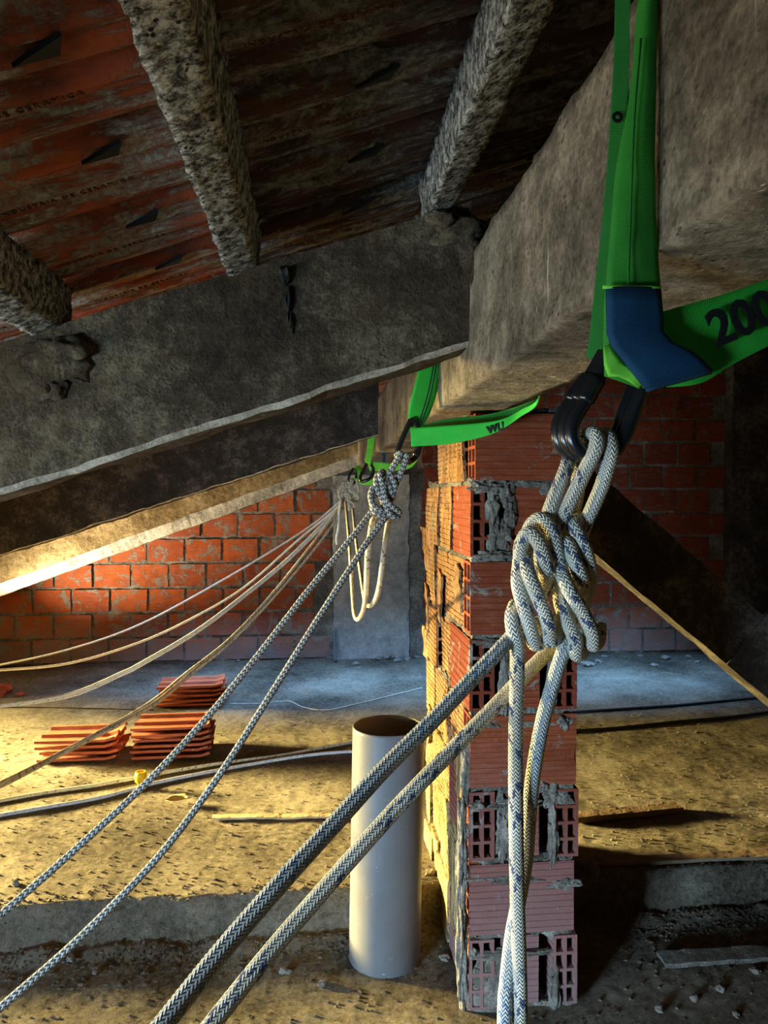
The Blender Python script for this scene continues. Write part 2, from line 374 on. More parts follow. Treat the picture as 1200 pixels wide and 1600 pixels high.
def rope(name, curves, r, mat, parent=None, ds=0.004, ring=16):
    vs, fs, uv = [], [], []
    for pts in curves:
        a, b, c = tube_data(pts, r, ds, ring); o = len(vs); vs += a; fs += [tuple(i + o for i in f) for f in b]; uv += c
    me = bpy.data.meshes.new(name); me.from_pydata([tuple(v) for v in vs], [], fs)
    l = me.uv_layers.new(name='UVMap'); l.data.foreach_set('uv', [x for p in uv for x in p])
    me.update(); smooth(me)
    return link_mesh(name, me, mat, parent)

def band(name, e1, e2, mat, parent=None, thick=0.0025, nw=8, ds=0.012, bulge=0.0, wr=0.0):
    """flat webbing between two edge lines, with real thickness"""
    n = 1 + sum(max(1, int((Vector(a) - Vector(b)).length / ds)) for a, b in zip(e1, e1[1:]))
    def res(e):
        c = catmull(e, 0.002); L = [0]
        for i in range(1, len(c)): L.append(L[-1] + (c[i] - c[i - 1]).length)
        out = []; j = 0
        # resample by control-point parameter so both edges stay in step
        m = len(e) - 1; seg = []
        q = [Vector(e[0]) * 2 - Vector(e[1])] + [Vector(x) for x in e] + [Vector(e[-1]) * 2 - Vector(e[-2])]
        for s in range(n + 1):
            f = s / n * m; i = min(int(f), m - 1); t = f - i
            p0, p1, p2, p3 = q[i:i + 4]
            out.append(0.5 * ((2 * p1) + (p2 - p0) * t + (2 * p0 - 5 * p1 + 4 * p2 - p3) * t * t + (3 * p1 - p0 - 3 * p2 + p3) * t ** 3))
        return out
    A, B = res(e1), res(e2); rows = len(A); vs, uv = [], []; L = 0.0; Ls = []
    for i in range(rows):
        if i: L += ((A[i] - A[i - 1]).length + (B[i] - B[i - 1]).length) / 2
        Ls.append(L)
    top, bot = [], []
    for i in range(rows):
        T = (A[min(i + 1, rows - 1)] + B[min(i + 1, rows - 1)] - A[max(i - 1, 0)] - B[max(i - 1, 0)]).normalized()
        W = (B[i] - A[i]); Nn = T.cross(W).normalized()
        for k in range(nw + 1):
            t = k / nw; p = A[i].lerp(B[i], t)
            off = bulge * math.sin(math.pi * t) + wr * noise.noise(p * 35)
            top.append(p + Nn * (off + thick / 2)); bot.append(p + Nn * (off - thick / 2))
    vs = top + bot; S = len(top); fs = []
    def add(f, u): fs.append(f); uv.extend(u)
    for i in range(rows - 1):
        for k in range(nw):
            a = i * (nw + 1) + k; b = a + 1; c = a + nw + 2; d = a + nw + 1
            u = [(k / nw, Ls[i]), ((k + 1) / nw, Ls[i]), ((k + 1) / nw, Ls[i + 1]), (k / nw, Ls[i + 1])]
            add((a, b, c, d), u); add((a + S, d + S, c + S, b + S), [u[0], u[3], u[2], u[1]])
        for k in (0, nw):
            a = i * (nw + 1) + k; d = a + nw + 1
            u = [(k / nw, Ls[i]), (k / nw, Ls[i + 1]), (k / nw, Ls[i + 1]), (k / nw, Ls[i])]
            add((a, d, d + S, a + S) if k == 0 else (a, a + S, d + S, d), u)
    for i in (0, rows - 1):
        for k in range(nw):
            a = i * (nw + 1) + k; add((a, a + 1, a + 1 + S, a + S) if i else (a + 1, a, a + S, a + 1 + S), [(0, 0)] * 4)
    me = bpy.data.meshes.new(name); me.from_pydata([tuple(v) for v in vs], [], fs)
    l = me.uv_layers.new(name='UVMap'); l.data.foreach_set('uv', [x for p in uv for x in p])
    me.update(); smooth(me); return link_mesh(name, me, mat, parent)

def text_obj(name, body, size, origin, xdir, ydir, mat, parent=None, ext=0.0006, bold=0.0):
    cu = bpy.data.curves.new(name, 'FONT'); cu.body = body; cu.size = size; cu.extrude = ext; cu.offset = bold; cu.resolution_u = 3
    o = bpy.data.objects.new('tmp', cu); COL.objects.link(o); bpy.context.view_layer.update()
    me = bpy.data.meshes.new_from_object(o.evaluated_get(bpy.context.evaluated_depsgraph_get()))
    bpy.data.objects.remove(o); bpy.data.curves.remove(cu)
    x = Vector(xdir).normalized(); z = x.cross(Vector(ydir)).normalized(); y = z.cross(x)
    for v in me.vertices: v.co = Vector(origin) + x * v.co.x + y * v.co.y + z * v.co.z
    me.materials.clear()
    return link_mesh(name, me, mat, parent)

# ================================================================== FLOOR
STEP_Z = 0.12
def floor_h(x, y):
    ys = 2.335 + 0.02 * noise.noise(Vector((x * 2.5, 3, 0))) + 0.014 * noise.noise(Vector((x * 11, 7, 0))) + (0.02 if x > 0.8 else 0)
    t = min(1, max(0, (y - ys) / 0.035 + 0.5)); t = t * t * (3 - 2 * t)
    lump = 0.004 * noise.noise(Vector((x * 4, y * 4, 1))) + 0.0018 * noise.noise(Vector((x * 13, y * 13, 2))) + 0.0022 * noise.noise(Vector((x * 33, y * 33, 3)))
    foot = 0.02 * max(0, 1 - abs(y - ys + 0.05) / 0.06) * (0.6 + noise.noise(Vector((x * 9, 0, 5))))
    return STEP_Z * t + lump + max(0, foot) * (1 - t)
def build_floor():
    def axis(segs):
        out = [segs[0][0]]
        for a, b, d in segs:
            n = max(1, round((b - a) / d)); out += [a + (b - a) * (i + 1) / n for i in range(n)]
        return out
    xs = axis([(-6, -2.6, 0.2), (-2.6, 2.4, 0.0145), (2.4, 4.2, 0.05)])
    ys = axis([(-2.5, 1.6, 0.15), (1.6, 3.0, 0.0125), (3.0, 5.9, 0.028)])
    vs = [(x, y, floor_h(x, y)) for y in ys for x in xs]; nx = len(xs)
    fs = [(j * nx + i, j * nx + i + 1, (j + 1) * nx + i + 1, (j + 1) * nx + i) for j in range(len(ys) - 1) for i in range(nx - 1)]
    o = from_data('floor', vs, fs, M['floor'], None, True); o['kind'] = 'structure'
build_floor()

# ================================================================== BACK WALL
WY = 5.73; CH = 0.188; BL = 0.279
def build_wall():
    m = MB(); m.box(-4.6, 4.2, WY + 0.006, WY + 0.14, -0.02, 3.2, n=(150, 1, 60), amp=0.004, fr=9)
    wall = m.out('wall_back', M['mortar']); wall['kind'] = 'structure'
    metas = []
    for s in range(6):      # six brick bodies with their own chips, shared between the bricks
        vs, fs = hexa_data(box_c(-0.129, 0.129, -0.03, 0.03, -0.0835, 0.0835), (8, 1, 5), 0.003, 14, s * 11, 0.8)
        me = bpy.data.meshes.new('brick'); me.from_pydata([tuple(v) for v in vs], [], fs); me.materials.append(M['wall_brick']); metas.append(me)
    half = []
    for s in range(3):
        vs, fs = hexa_data(box_c(-0.060, 0.060, -0.03, 0.03, -0.0835, 0.0835), (3, 1, 4), 0.003, 14, 50 + s * 7, 1.2)
        me = bpy.data.meshes.new('brick'); me.from_pydata([tuple(v) for v in vs], [], fs); me.materials.append(M['wall_brick']); half.append(me)
    shaded_bricks = [m_.copy() for m_ in metas + half]
    for m_ in shaded_bricks: m_.materials[0] = M['wall_brick_shaded']
    dd = dict(zip(metas + half, shaded_bricks))
    rnd = random.Random(3); n = 0
    for k in range(13):
        z = STEP_Z + 0.004 + CH * (k + 0.5)
        off = (k % 2) * BL * 0.5 + rnd.uniform(-0.02, 0.02)
        zmax_l = 1.75
        for i in range(-9, 14):
            x = i * BL + off
            if x < 0.2 and (z > 1.62 or x < -2.55): continue
            if 0.13 - 0.13 < x < 0.74 + 0.13:
                # next to the plastered column: cut bricks
                if x < 0.13: use = 'hl'
                elif x > 0.76: use = 'hr'
                else: continue
            else: use = ''
            if x > 3.25: continue
            if 0.74 < x < 0.9 and z < 0.3: continue
            me = rnd.choice(half if use else metas)
            if x > 0.8 and z > 0.45: me = dd[me]  # upper right bricks take the shade-darkened copy
            o = bpy.data.objects.new('brick', me); COL.objects.link(o); o.parent = wall
            xx = x - 0.07 if use == 'hl' else x + 0.07 if use == 'hr' else x
            o.location = (xx, WY - 0.012 + rnd.uniform(-0.006, 0.006) + 0.026 + 0.012, z + rnd.uniform(-0.003, 0.003))
            o.rotation_euler = (rnd.uniform(-.01, .01), rnd.uniform(-.008, .008), rnd.uniform(-.01, .01)); n += 1
    m = MB(); m.box(0.145, 0.735, WY - 0.018, WY + 0.05, 0.10, 1.55, n=(30, 2, 70), amp=0.006, fr=7, edge=1.5)
    m.out('plaster_patch', M['plaster'], wall)
    c = MB(); c.box(3.32, 3.9, WY - 0.12, WY + 0.1, 0.0, 3.1, n=(8, 3, 40), amp=0.006, fr=5)
    c.out('plaster_patch', M['rafter_dark'], wall)
    w2 = MB(); w2.box(3.9, 4.05, -2.5, WY, -0.02, 3.3, n=(1, 40, 16), amp=0.01, fr=3); o = w2.out('wall_right', M['rafter']); o['kind'] = 'structure'
build_wall()

# ================================================================== BEAMS
AX0, AX1, AZ0, AZ1 = 0.316, 0.503, 1.609, 1.873
def build_beams():
    m = MB(); m.box(AX0, AX1, -0.9, 5.72, AZ0, AZ1, n=(9, 330, 13), amp=0.0028, fr=11, edge=1.0)
    o = m.out('ridge_beam', M['beam'], None, True)
    tag(o, 'long pale brown concrete beam running into the attic, green slings around it', 'beam')
    SL = 0.327
    M['edge'] = concrete('lit_concrete_edge', (0.20, 0.17, 0.12), (0.42, 0.37, 0.28), (0.70, 0.63, 0.48), 1.5, 0.3, 0.9, 0.006)  # bounce light on the lower arris put into a paler colour
    def sloped(name, y0, y1, xa, xb, z_at, slope, height, mat, label, amp=0.0035, seed=0, cham=0.012, nn=150, split=True):
        def zb(x): return z_at + slope * (x - AX0)
        # pentagon profile swept along the slope: chamfered lower front arris
        prof = [(y0, height)]
        k = 12
        for i in range(k + 1): prof.append((y0, height - (height - cham) * i / k))
        prof += [(y0 + cham * 0.9, 0.0), (y0 + cham + (y1 - y0 - cham) * 0.5, -0.0), (y1, 0.0)]
        for i in range(1, 5): prof.append((y1, height * i / 4))
        prof = prof[1:]
        vs, fs = [], []; np_ = len(prof)
        for i in range(nn + 1):
            x = xa + (xb - xa) * i / nn
            for (y, h) in prof:
                p = Vector((x, y, zb(x) + h)); q = p * 8 + Vector((seed, seed * 2, 0))
                d = noise.noise_vector(q) + 0.6 * noise.noise_vector(q * 3.1)
                e = 2.0 if h <= cham * 1.01 else 1.0
                vs.append(p + d * amp * e)
        for i in range(nn):
            for k2 in range(np_):
                a = i * np_ + k2; b = i * np_ + (k2 + 1) % np_
                fs.append((a, a + np_, b + np_, b))
        fs.append(tuple(range(np_))); fs.append(tuple(reversed([nn * np_ + k2 for k2 in range(np_)])))
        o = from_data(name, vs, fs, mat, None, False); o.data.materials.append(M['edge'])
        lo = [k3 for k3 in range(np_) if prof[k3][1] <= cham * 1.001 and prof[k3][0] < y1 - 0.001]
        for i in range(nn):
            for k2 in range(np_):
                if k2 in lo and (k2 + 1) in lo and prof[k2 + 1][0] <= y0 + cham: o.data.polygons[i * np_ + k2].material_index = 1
        tag(o, label, 'beam'); return o
    rb = sloped('rafter', 1.49, 1.60, -2.6, AX0 + 0.004, 1.688, SL, 0.292, M['rafter'], 'nearest sloping concrete rafter with a broad rough face and a cracked joint', seed=1)
    sloped('rafter', 1.50, 1.60, AX1 - 0.004, 3.9, 1.688, SL, 0.292, M['rafter'], 'sloping concrete rafter rising beyond the right side of the long beam', seed=4, nn=60)
    sloped('rafter', 3.65, 3.76, -3.4, AX0 + 0.004, 1.688, SL, 0.36, M['rafter_dark'], 'middle sloping rafter, dark, seen under the nearest one', seed=2, cham=0.006)
    sloped('rafter', 3.65, 3.76, AX1 - 0.004, 3.9, 1.688, SL, 0.36, M['rafter_dark'], 'dark middle rafter rising behind the right side of the long beam', seed=5, cham=0.006, nn=60)
    sloped('rafter', 5.36, 5.60, -3.6, AX0 + 0.004, 1.60, 0.365, 0.38, M['rafter_far'], 'farthest sloping rafter close to the brick wall, ochre with a bright lower edge', seed=3, cham=0.085)
    # raking strut on the right and the upright it leans on
    a = P(800, 655, 3.2); b = P(1330, 1105, 3.2)
    d = (b - a).normalized(); nrm = Vector((-d.z, 0, d.x)); nrm = nrm if nrm.z > 0 else -nrm
    lo = P(925, 862, 3.2); lo2 = lo + d * 1.6; lo1 = lo - d * 0.75
    Wd = 0.285
    c = [[[lo1 + Vector((0, y, 0)) + nrm * h for h in (0, Wd)] for y in (0, 0.14)], [[lo2 + Vector((0, y, 0)) + nrm * h for h in (0, Wd)] for y in (0, 0.14)]]
    m = MB(); m.add(hexa_data(c, (80, 3, 10), 0.003, 8, 7, 1.0)); o = m.out('raking_strut', M['rafter_dark'])
    tag(o, 'dark concrete strut raking down to the right behind the pillar', 'beam')
    j = lo + d * 0.82
    c2 = [[[j + d * x + nrm * z + Vector((0, y, 0)) for z in (-0.002, 0.30)] for y in (-0.012, 0.15)] for x in (0.0, 0.5)]
    m = MB(); m.add(hexa_data(c2, (20, 3, 24), 0.003, 8, 9)); m.out('joint_block', M['rafter_dark'], o)
    # cracks and mortar lumps on the nearest rafter
    m = MB()
    for (u, v, r) in ((445, 430, (.012, .02, .02)), (450, 470, (.006, .012, .035)), (455, 505, (.004, .008, .02))):
        m.blob(P(u, v, 1.49), r, u, 0.6, 2)
    m.out('joint_crack', M['hole'], rb).data.materials[0] = M['ink']
    m = MB()
    for (u, v, r) in ((85, 560, (.07, .018, .045)), (60, 585, (.05, .015, .05)), (105, 548, (.045, .03, .025)), (80, 610, (.03, .012, .025))):
        m.blob(P(u, v, 1.487), r, u, 0.5, 3)
    m.out('mortar_lump', M['rafter'], rb, True)
    # vertical board marks in the corner where rafter meets beam
    m = MB()
    for (u, v, r) in ((735, 385, (.02, .02, .05)), (715, 360, (.05, .02, .03)), (690, 345, (.03, .03, .02)), (740, 420, (.012, .02, .04))):
        m.blob(P(u, v, 1.475), r, u, 0.7, 3)
    m.out('mortar_lump', M['rafter'], rb, True)
build_beams()

# ================================================================== CEILING
SL = 0.327
def roof_z(x): return 1.688 + SL * (x - AX0) + 0.292
PUR = [(-1.285, 'purlin half hidden above the rafter at the far left'), (-0.90, None), (-0.515, None), (-0.140, None), (0.256, None)]
def build_ceiling():
    labels = {-0.515: 'short rough concrete purlin ending at the far left of the nearest rafter',
              -0.140: 'pale speckled concrete purlin crossing between the orange and the dark tiles',
              0.256: 'brown rough concrete purlin meeting the corner of rafter and long beam'}
    for px_, lab in labels.items():
        wd = 0.034 if px_ < 0.2 else 0.038
        zb = roof_z(px_)
        c = [[[(px_ + sx * wd * (1 if sz else .8), y, zb - 0.004 + sz * 0.085 + SL * sx * wd) for sz in (0, 1)] for y in (0.1, 1.545)] for sx in (-1, 1)]
        m = MB(); m.add(hexa_data(c, (6, 150, 6), 0.0028, 30, px_ * 10, 0.8))
        o = m.out('purlin', M['purlin'] if px_ < 0.2 else M['purlin'], None, True); tag(o, lab, 'beam', 'purlins under the roof tiles')
    root = bpy.data.objects.new('ceiling', None); COL.objects.link(root); root['kind'] = 'structure'
    ang = math.atan(SL)
    # profile across one tile (depth direction): pan, ridges, rolled joints. (t, h) t 0..1 , h height above the underside datum
    prof = [(0, .030), (.05, .026), (.09, .010), (.13, .002), (.16, .006), (.18, .001), (.22, .0), (.30, .0), (.34, .004), (.37, .012), (.41, .013), (.45, .003),
            (.48, .000), (.60, .001), (.62, .006), (.64, .001), (.68, .007), (.70, .001), (.74, .008), (.77, .002), (.86, .003), (.90, .014), (.95, .027), (1.0, .031)]
    TW = 0.243; TL = 0.43
    def tile_mesh(seed):
        nx = 14; vs, fs = [], []; n = len(prof)
        for side in (0, 1):
            for i in range(nx + 1):
                s = i / nx
                for (t, h) in prof:
                    # rounded nib panel near the upper end of the pan
                    q = max(0, 1 - ((s - .76) / .13) ** 2 - ((t - .21) / .085) ** 2)
                    hh = h + (0.007 if q > 0.25 else 0) + 0.0012 * noise.noise(Vector((s * 6, t * 6, seed)))
                    if s > .93: hh = h * 0.5 + .004
                    vs.append(Vector(((s - .5) * TL, (t - .5) * TW * 1.01, hh * 1.3 + side * 0.012)))
        S = (nx + 1) * n
        for i in range(nx):
            for k in range(n - 1):
                a = i * n + k; b = a + 1; c = a + n + 1; d = a + n
                # triangular opening where the corners of four tiles meet
                s = (i + .5) / nx; t = (prof[k][0] + prof[k + 1][0]) / 2
                fs.append((a, b, c, d)); fs.append((a + S, d + S, c + S, b + S))
        for i in range(nx):
            for k in (0, n - 1):
                a = i * n + k; d = a + n; fs.append((a, d, d + S, a + S) if k == 0 else (a, a + S, d + S, d))
        for k in range(n - 1):
            for i in (0, nx):
                a = i * n + k; fs.append((a, a + 1, a + 1 + S, a + S) if i else (a + 1, a, a + S, a + 1 + S))
        me = bpy.data.meshes.new('roof_tile'); me.from_pydata([tuple(v) for v in vs], [], fs); me.materials.append(M['roof_tile']); smooth(me); return me
    ms = [tile_mesh(s) for s in range(4)]
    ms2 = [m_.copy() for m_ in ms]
    for m_ in ms2: m_.materials[0] = M['roof_tile_shaded']; m_.name = 'roof_tile'
    ms_text = text_mesh = None
    rnd = random.Random(11)
    edges = [-1.67, -1.285, -0.90, -0.515, -0.140, 0.256, 0.65, 1.04]
    for ri in range(len(edges) - 1):
        xc = (edges[ri] + edges[ri + 1]) / 2
        for j in range(-1, 8):
            yc = 0.807 - TW * 0.5 - 0.018 + TW * (j - 1)
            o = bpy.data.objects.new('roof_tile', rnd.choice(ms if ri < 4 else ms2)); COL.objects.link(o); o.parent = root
            zc = roof_z(xc) + 0.082
            o.location = (xc, yc + rnd.uniform(-.003, .003), zc + rnd.uniform(-.001, .002))
            o.rotation_euler = (rnd.uniform(-.012, .012), -ang - 0.012 + rnd.uniform(-.004, .004), rnd.uniform(-.006, .006))
            if 2 <= ri <= 5 and 0 <= j <= 5:
                # moulded lettering along the rib, dark relief
                o2 = letter_mesh(); t_ = bpy.data.objects.new('lettering', o2); COL.objects.link(t_); t_.parent = o; t_.location = (-0.15, 0.018, -0.0002)
            # dark notch: slipped corner that leaves a gap to the dark space above
            if 1 <= ri <= 5:
                nt = bpy.data.objects.new('gap', notch_mesh()); COL.objects.link(nt); nt.parent = o; nt.location = (0.055, -0.075, -0.005)
    # the rest of the roof, out of sight of this view
    m = MB()
    for (x0, x1, y0, y1) in ((-4.6, -2.5, -0.5, 2.2), (-4.6, -2.5, 5.3, 5.9), (-2.5, -1.67, -0.5, 5.9), (-1.67, 1.04, 1.9, 5.9), (1.04, 4.1, -0.5, 5.9)):
        n = int((x1 - x0) / 0.39) + 1
        for i in range(n):
            a = x0 + (x1 - x0) * i / n; b = x0 + (x1 - x0) * (i + 1) / n + 0.03
            c = [[[(x, y, roof_z(x) + 0.10 + z * .014 + (0.012 if x == b else 0)) for z in (0, 1)] for y in (y0, y1)] for x in (a, b)]
            m.add(hexa_data(c, (1, int((y1 - y0) / .06), 1), 0.004, 15, i))
    o = m.out('roof_tiles', M['roof_tile'], root); o['kind'] = 'stuff'
_lm = []
def letter_mesh():
    if not _lm:
        cu = bpy.data.curves.new('lettering', 'FONT'); cu.body = 'INDUSTRIA DE CERAMICA'; cu.size = 0.0145; cu.extrude = 0.0011; cu.resolution_u = 1; cu.space_character = 1.25
        o = bpy.data.objects.new('tmp', cu); COL.objects.link(o); bpy.context.view_layer.update()
        me = bpy.data.meshes.new_from_object(o.evaluated_get(bpy.context.evaluated_depsgraph_get())); bpy.data.objects.remove(o)
        for v in me.vertices: v.co = Vector((v.co.x, -v.co.y, -v.co.z))
        me.flip_normals(); me.materials.clear(); me.materials.append(M['letter']); me.name = 'lettering'; _lm.append(me)
    return _lm[0]
_nm = []
def notch_mesh():
    if not _nm:
        vs = [(0.012, -0.024, 0), (0, 0.006, 0), (-0.052, 0.004, 0), (0.012, -0.024, .006), (0, 0.006, .006), (-0.052, 0.004, .006)]
        me = bpy.data.meshes.new('gap'); me.from_pydata(vs, [], [(0, 1, 2), (5, 4, 3), (0, 3, 4, 1), (1, 4, 5, 2), (2, 5, 3, 0)]); me.materials.append(M['ink']); _nm.append(me)
    return _nm[0]
M['letter'] = plain('moulded_clay', (0.17, 0.07, 0.045), 0.9, 0, 0.15)
build_ceiling()

# ================================================================== PILLAR
PX0, PX1, PY0, PY1 = 0.410, 0.703, 1.92, 2.69
def hollow_brick(L, W, H, nr=9, rib=0.0022, seed=0, depth=None, bow=0.0):
    """clay block lying along X: ribbed long faces, two by four open cells at the ends"""
    vs, fs = [], []
    def q(a, b, c, d): fs.append((a, b, c, d))
    prof = []
    for sgn in (-1, 1):
        col = []
        for i in range(nr):
            z0 = -H / 2 + H * i / nr; z1 = -H / 2 + H * (i + 1) / nr; g = (z1 - z0) * 0.28
            col += [(sgn * W / 2, z0 + 0.0004), (sgn * W / 2, z1 - g), (sgn * (W / 2 - rib), z1 - g * 0.8), (sgn * (W / 2 - rib), z1 - 0.0006)]
        prof.append(col)
    ring = prof[0][::-1] + prof[1]      # closed cross-section outline
    n = len(ring); segs = max(2, int(L / 0.03))
    for i in range(segs + 1):
        x = -L / 2 + L * i / segs
        for (y, z) in ring:
            d = 0.0016 * noise.noise(Vector((x * 12, z * 12 + seed * 3, y * 12))) + (0.004 * max(0, noise.noise(Vector((x * 20, z * 20, seed * 9.0))) - .15) if i in (0, segs) else 0)
            vs.append(Vector((x - math.copysign(d, x) * (i in (0, segs)), y + d * (-1 if y > 0 else 1), z)))
    for i in range(segs):
        for k in range(n):
            q(i * n + k, (i + 1) * n + k, (i + 1) * n + (k + 1) % n, i * n + (k + 1) % n)
    # ends: webs and cells
    wb = 0.0085; ys = [-W / 2 + 0.0005, -W / 2 + wb, -wb / 2, wb / 2, W / 2 - wb, W / 2 - 0.0005]
    zs = [-H / 2 + 0.0005]
    ch = (H - wb * 5) / 4
    for i in range(4): zs += [-H / 2 + wb + i * (ch + wb), -H / 2 + wb + i * (ch + wb) + ch]
    zs.append(H / 2 - 0.0005)
    for sx in (-1, 1):
        o = len(vs)
        for z in zs:
            for y in ys:
                j = 0.0012 * noise.noise(Vector((y * 60, z * 60, seed + sx)))
                vs.append(Vector((sx * (L / 2 - 0.0003), y + j, z + j)))
        W_ = len(ys)
        for a in range(len(zs) - 1):
            for b in range(W_ - 1):
                if a % 2 == 1 and b % 2 == 1: continue
                f = (o + a * W_ + b, o + a * W_ + b + 1, o + (a + 1) * W_ + b + 1, o + (a + 1) * W_ + b)
                fs.append(f if sx > 0 else f[::-1])
        dp = depth or min(0.14, L / 2 - 0.001)
        for a in range(1, len(zs) - 1, 2):
            for b in (1, 3):
                c = [(a, b), (a, b + 1), (a + 1, b + 1), (a + 1, b)]; k0 = len(vs)
                for (i, j) in c: vs.append(vs[o + i * W_ + j].copy())
                for (i, j) in c: p = vs[o + i * W_ + j].copy(); p.x -= sx * dp; vs.append(p)
                for e in range(4):
                    e2 = (e + 1) % 4; f = (k0 + e, k0 + e2, k0 + 4 + e2, k0 + 4 + e); fs.append(f if sx < 0 else f[::-1])
                f = (k0 + 4, k0 + 5, k0 + 6, k0 + 7); fs.append(f if sx > 0 else f[::-1])
    return vs, fs
def build_pillar():
    root = thing('brick_pillar', (0.55, 2.3, 0), 'tall rough pillar of ribbed hollow clay bricks standing under the long beam', 'pillar')
    zc = [0.0, 0.203, 0.405, 0.602, 0.806, 1.010, 1.216, 1.420, 1.609]
    rnd = random.Random(5)
    def put(L, W, H, x, y, z, along, mat='pillar_brick', nr=9, rib=0.002, tilt=0.0, shape=None):
        vs, fs = hollow_brick(L, W, H, nr, rib, rnd.random() * 20)
        if along == 'y': vs = [Vector((-v.y, v.x, v.z)) for v in vs]
        if shape: vs = [shape(v) for v in vs]
        me = bpy.data.meshes.new('brick'); me.from_pydata([tuple(v) for v in vs], [], fs); me.materials.append(M[mat])
        o = bpy.data.objects.new('brick', me); COL.objects.link(o); o.parent = root
        o.location = Vector((x, y, z)) - root.location; o.rotation_euler = (0, tilt, rnd.uniform(-.012, .012)); return o
    J = 0.012
    for k in range(8):
        z0, z1 = zc[k] + J / 2, zc[k + 1] - J / 2; H = z1 - z0; z = (z0 + z1) / 2
        if k % 2 == 0 and k < 6:      # header course: two blocks end-on with an offcut between
            dx = {0: 0.004, 2: 0.006, 4: 0}[k]
            put(0.29, 0.068, H, PX0 + 0.034, PY0 + 0.145, z, 'y')
            put(0.29, 0.068, H, PX1 - 0.034 + dx, PY0 + 0.145, z, 'y')
            put(0.105, 0.09, H - 0.004, 0.552, PY0 + 0.057, z, 'x', nr=11)
            ystart = PY0 + 0.30
        elif k == 6:
            put(0.25, 0.068, H, PX0 + 0.036, PY0 + 0.13, z, 'y')
            put(0.19, 0.09, H, PX1 - 0.10, PY0 + 0.05, z, 'x', nr=10)
            ystart = PY0 + 0.27
        else:
            sh = {1: -0.004, 3: 0.0, 5: -0.003, 7: 0.0}[k]
            if k == 7: put(0.285, 0.09, H, PX1 - 0.14, PY0 + 0.035, z, 'x', nr=10, rib=0.0022)
            else: put(PX1 - PX0 + sh - 0.002, 0.09, H, (PX0 + PX1) / 2 + sh / 2, PY0 + 0.045, z, 'x', nr=11 if k in (1, 5) else 14, rib=0.0014 if k == 3 else 0.002)
            ystart = PY0 + 0.10
        y = ystart
        while y < (2.40 if k == 7 else PY1 - 0.04):
            L = min(rnd.choice((0.285, 0.20, 0.24)), PY1 - y)
            # shattered side blocks: broken and slipped, outlines eaten away
            sd = rnd.random() * 50; lean = rnd.uniform(-.012, .012)
            def shape(v, sd=sd, L=L):
                v = v.copy(); e = noise.noise(Vector((v.y * 14, v.z * 9, sd)))
                v.y += 0.10 * (v.z) * noise.noise(Vector((sd, 1, 2))) * 2 + 0.006 * e
                v.x -= 0.006 * noise.noise(Vector((v.y * 8, v.z * 8, sd + 3)))
                return v
            put(L - 0.010, 0.07, H, PX0 + 0.035 + rnd.uniform(-.006, .010), y + L / 2, z, 'y', 'side_brick', nr=12, rib=0.003, tilt=lean, shape=shape)
            if k in (7,) : pass
            put(L - 0.012, 0.07, H, PX1 - 0.036, y + L / 2, z, 'y', 'pillar_brick', nr=6)
            y += L
    m = MB()
    m.box(PX0 + 0.072, PX1 - 0.075, PY0 + 0.10, PY1 - 0.01, -0.02, 1.60, n=(6, 14, 50), amp=0.006, fr=20)
    for k in range(9):       # beds
        z = zc[k]
        m.box(PX0 + 0.008, PX1 - 0.008, PY0 + 0.008, PY1 - 0.02, z - 0.010, z + 0.010, n=(26, 50, 2), amp=0.006, fr=26, seed=k, edge=1.2)
    o = m.out('mortar', M['mortar'], root); o['kind'] = 'stuff'
    # mortar blobs squeezed out on the front
    def lumps(spec, name='mortar_lump', mat='mortar', Y=PY0):
        m = MB()
        for (u, v, ru, rv, dy) in spec: m.blob(P(u, v, Y + 0.006), (ru * Y / FPX, dy, rv * Y / FPX), u * v % 97, 0.6, 4)
        m.out(name, M[mat], root)
    lumps([(765, 762, 28, 8, .016), (790, 772, 12, 20, .016), (798, 800, 9, 25, .015), (788, 835, 12, 20, .014), (775, 868, 30, 8, .013), (830, 755, 35, 7, .012), (745, 755, 12, 10, .012), (770, 795, 10, 28, .012), (772, 840, 9, 26, .010), (858, 764, 12, 16, .01)])
    lumps([(786, 1300, 12, 55, .014), (864, 1300, 9, 55, .013), (800, 1258, 45, 9, .014), (870, 1246, 22, 14, .012), (790, 1372, 55, 8, .012), (880, 1380, 24, 9, .012), (855, 1230, 14, 12, .010), (745, 1258, 14, 7, .01)])
    lumps([(790, 1060, 10, 55, .01), (862, 1060, 9, 52, .01), (880, 1128, 14, 12, .014), (760, 1131, 25, 7, .012), (765, 1004, 28, 7, .012), (820, 1132, 50, 6, .01)])
    lumps([(772, 1545, 38, 52, .006), (800, 1540, 16, 50, .008), (866, 1545, 9, 50, .013), (800, 1490, 60, 7, .012), (740, 1490, 9, 9, .01)])
    lumps([(728, 1200, 8, 60, .010), (722, 1330, 8, 90, .012), (722, 1500, 8, 90, .014)], Y=PY0 + 0.01)
    # broken clay shards and dust clinging to the lit side, each a slab of its own
    rnd = random.Random(21)
    for i in range(16):
        y = rnd.uniform(PY0 + 0.06, PY1 - 0.02); z = rnd.uniform(0.15, 1.56); h = rnd.uniform(0.02, 0.085); l = rnd.uniform(0.02, 0.07); t = rnd.uniform(0.003, 0.007)
        vs, fs = hexa_data(box_c(-t, t, -l, l, -h, h), (1, 3, 6), 0.0025, 24, i, 1.5)
        vs = [Vector((v.x, v.y + 0.25 * v.z, v.z)) for v in vs]
        me = bpy.data.meshes.new('brick_shard'); me.from_pydata([tuple(v) for v in vs], [], fs); me.materials.append(M['side_brick'])
        o = bpy.data.objects.new('brick_shard', me); COL.objects.link(o); o.parent = root
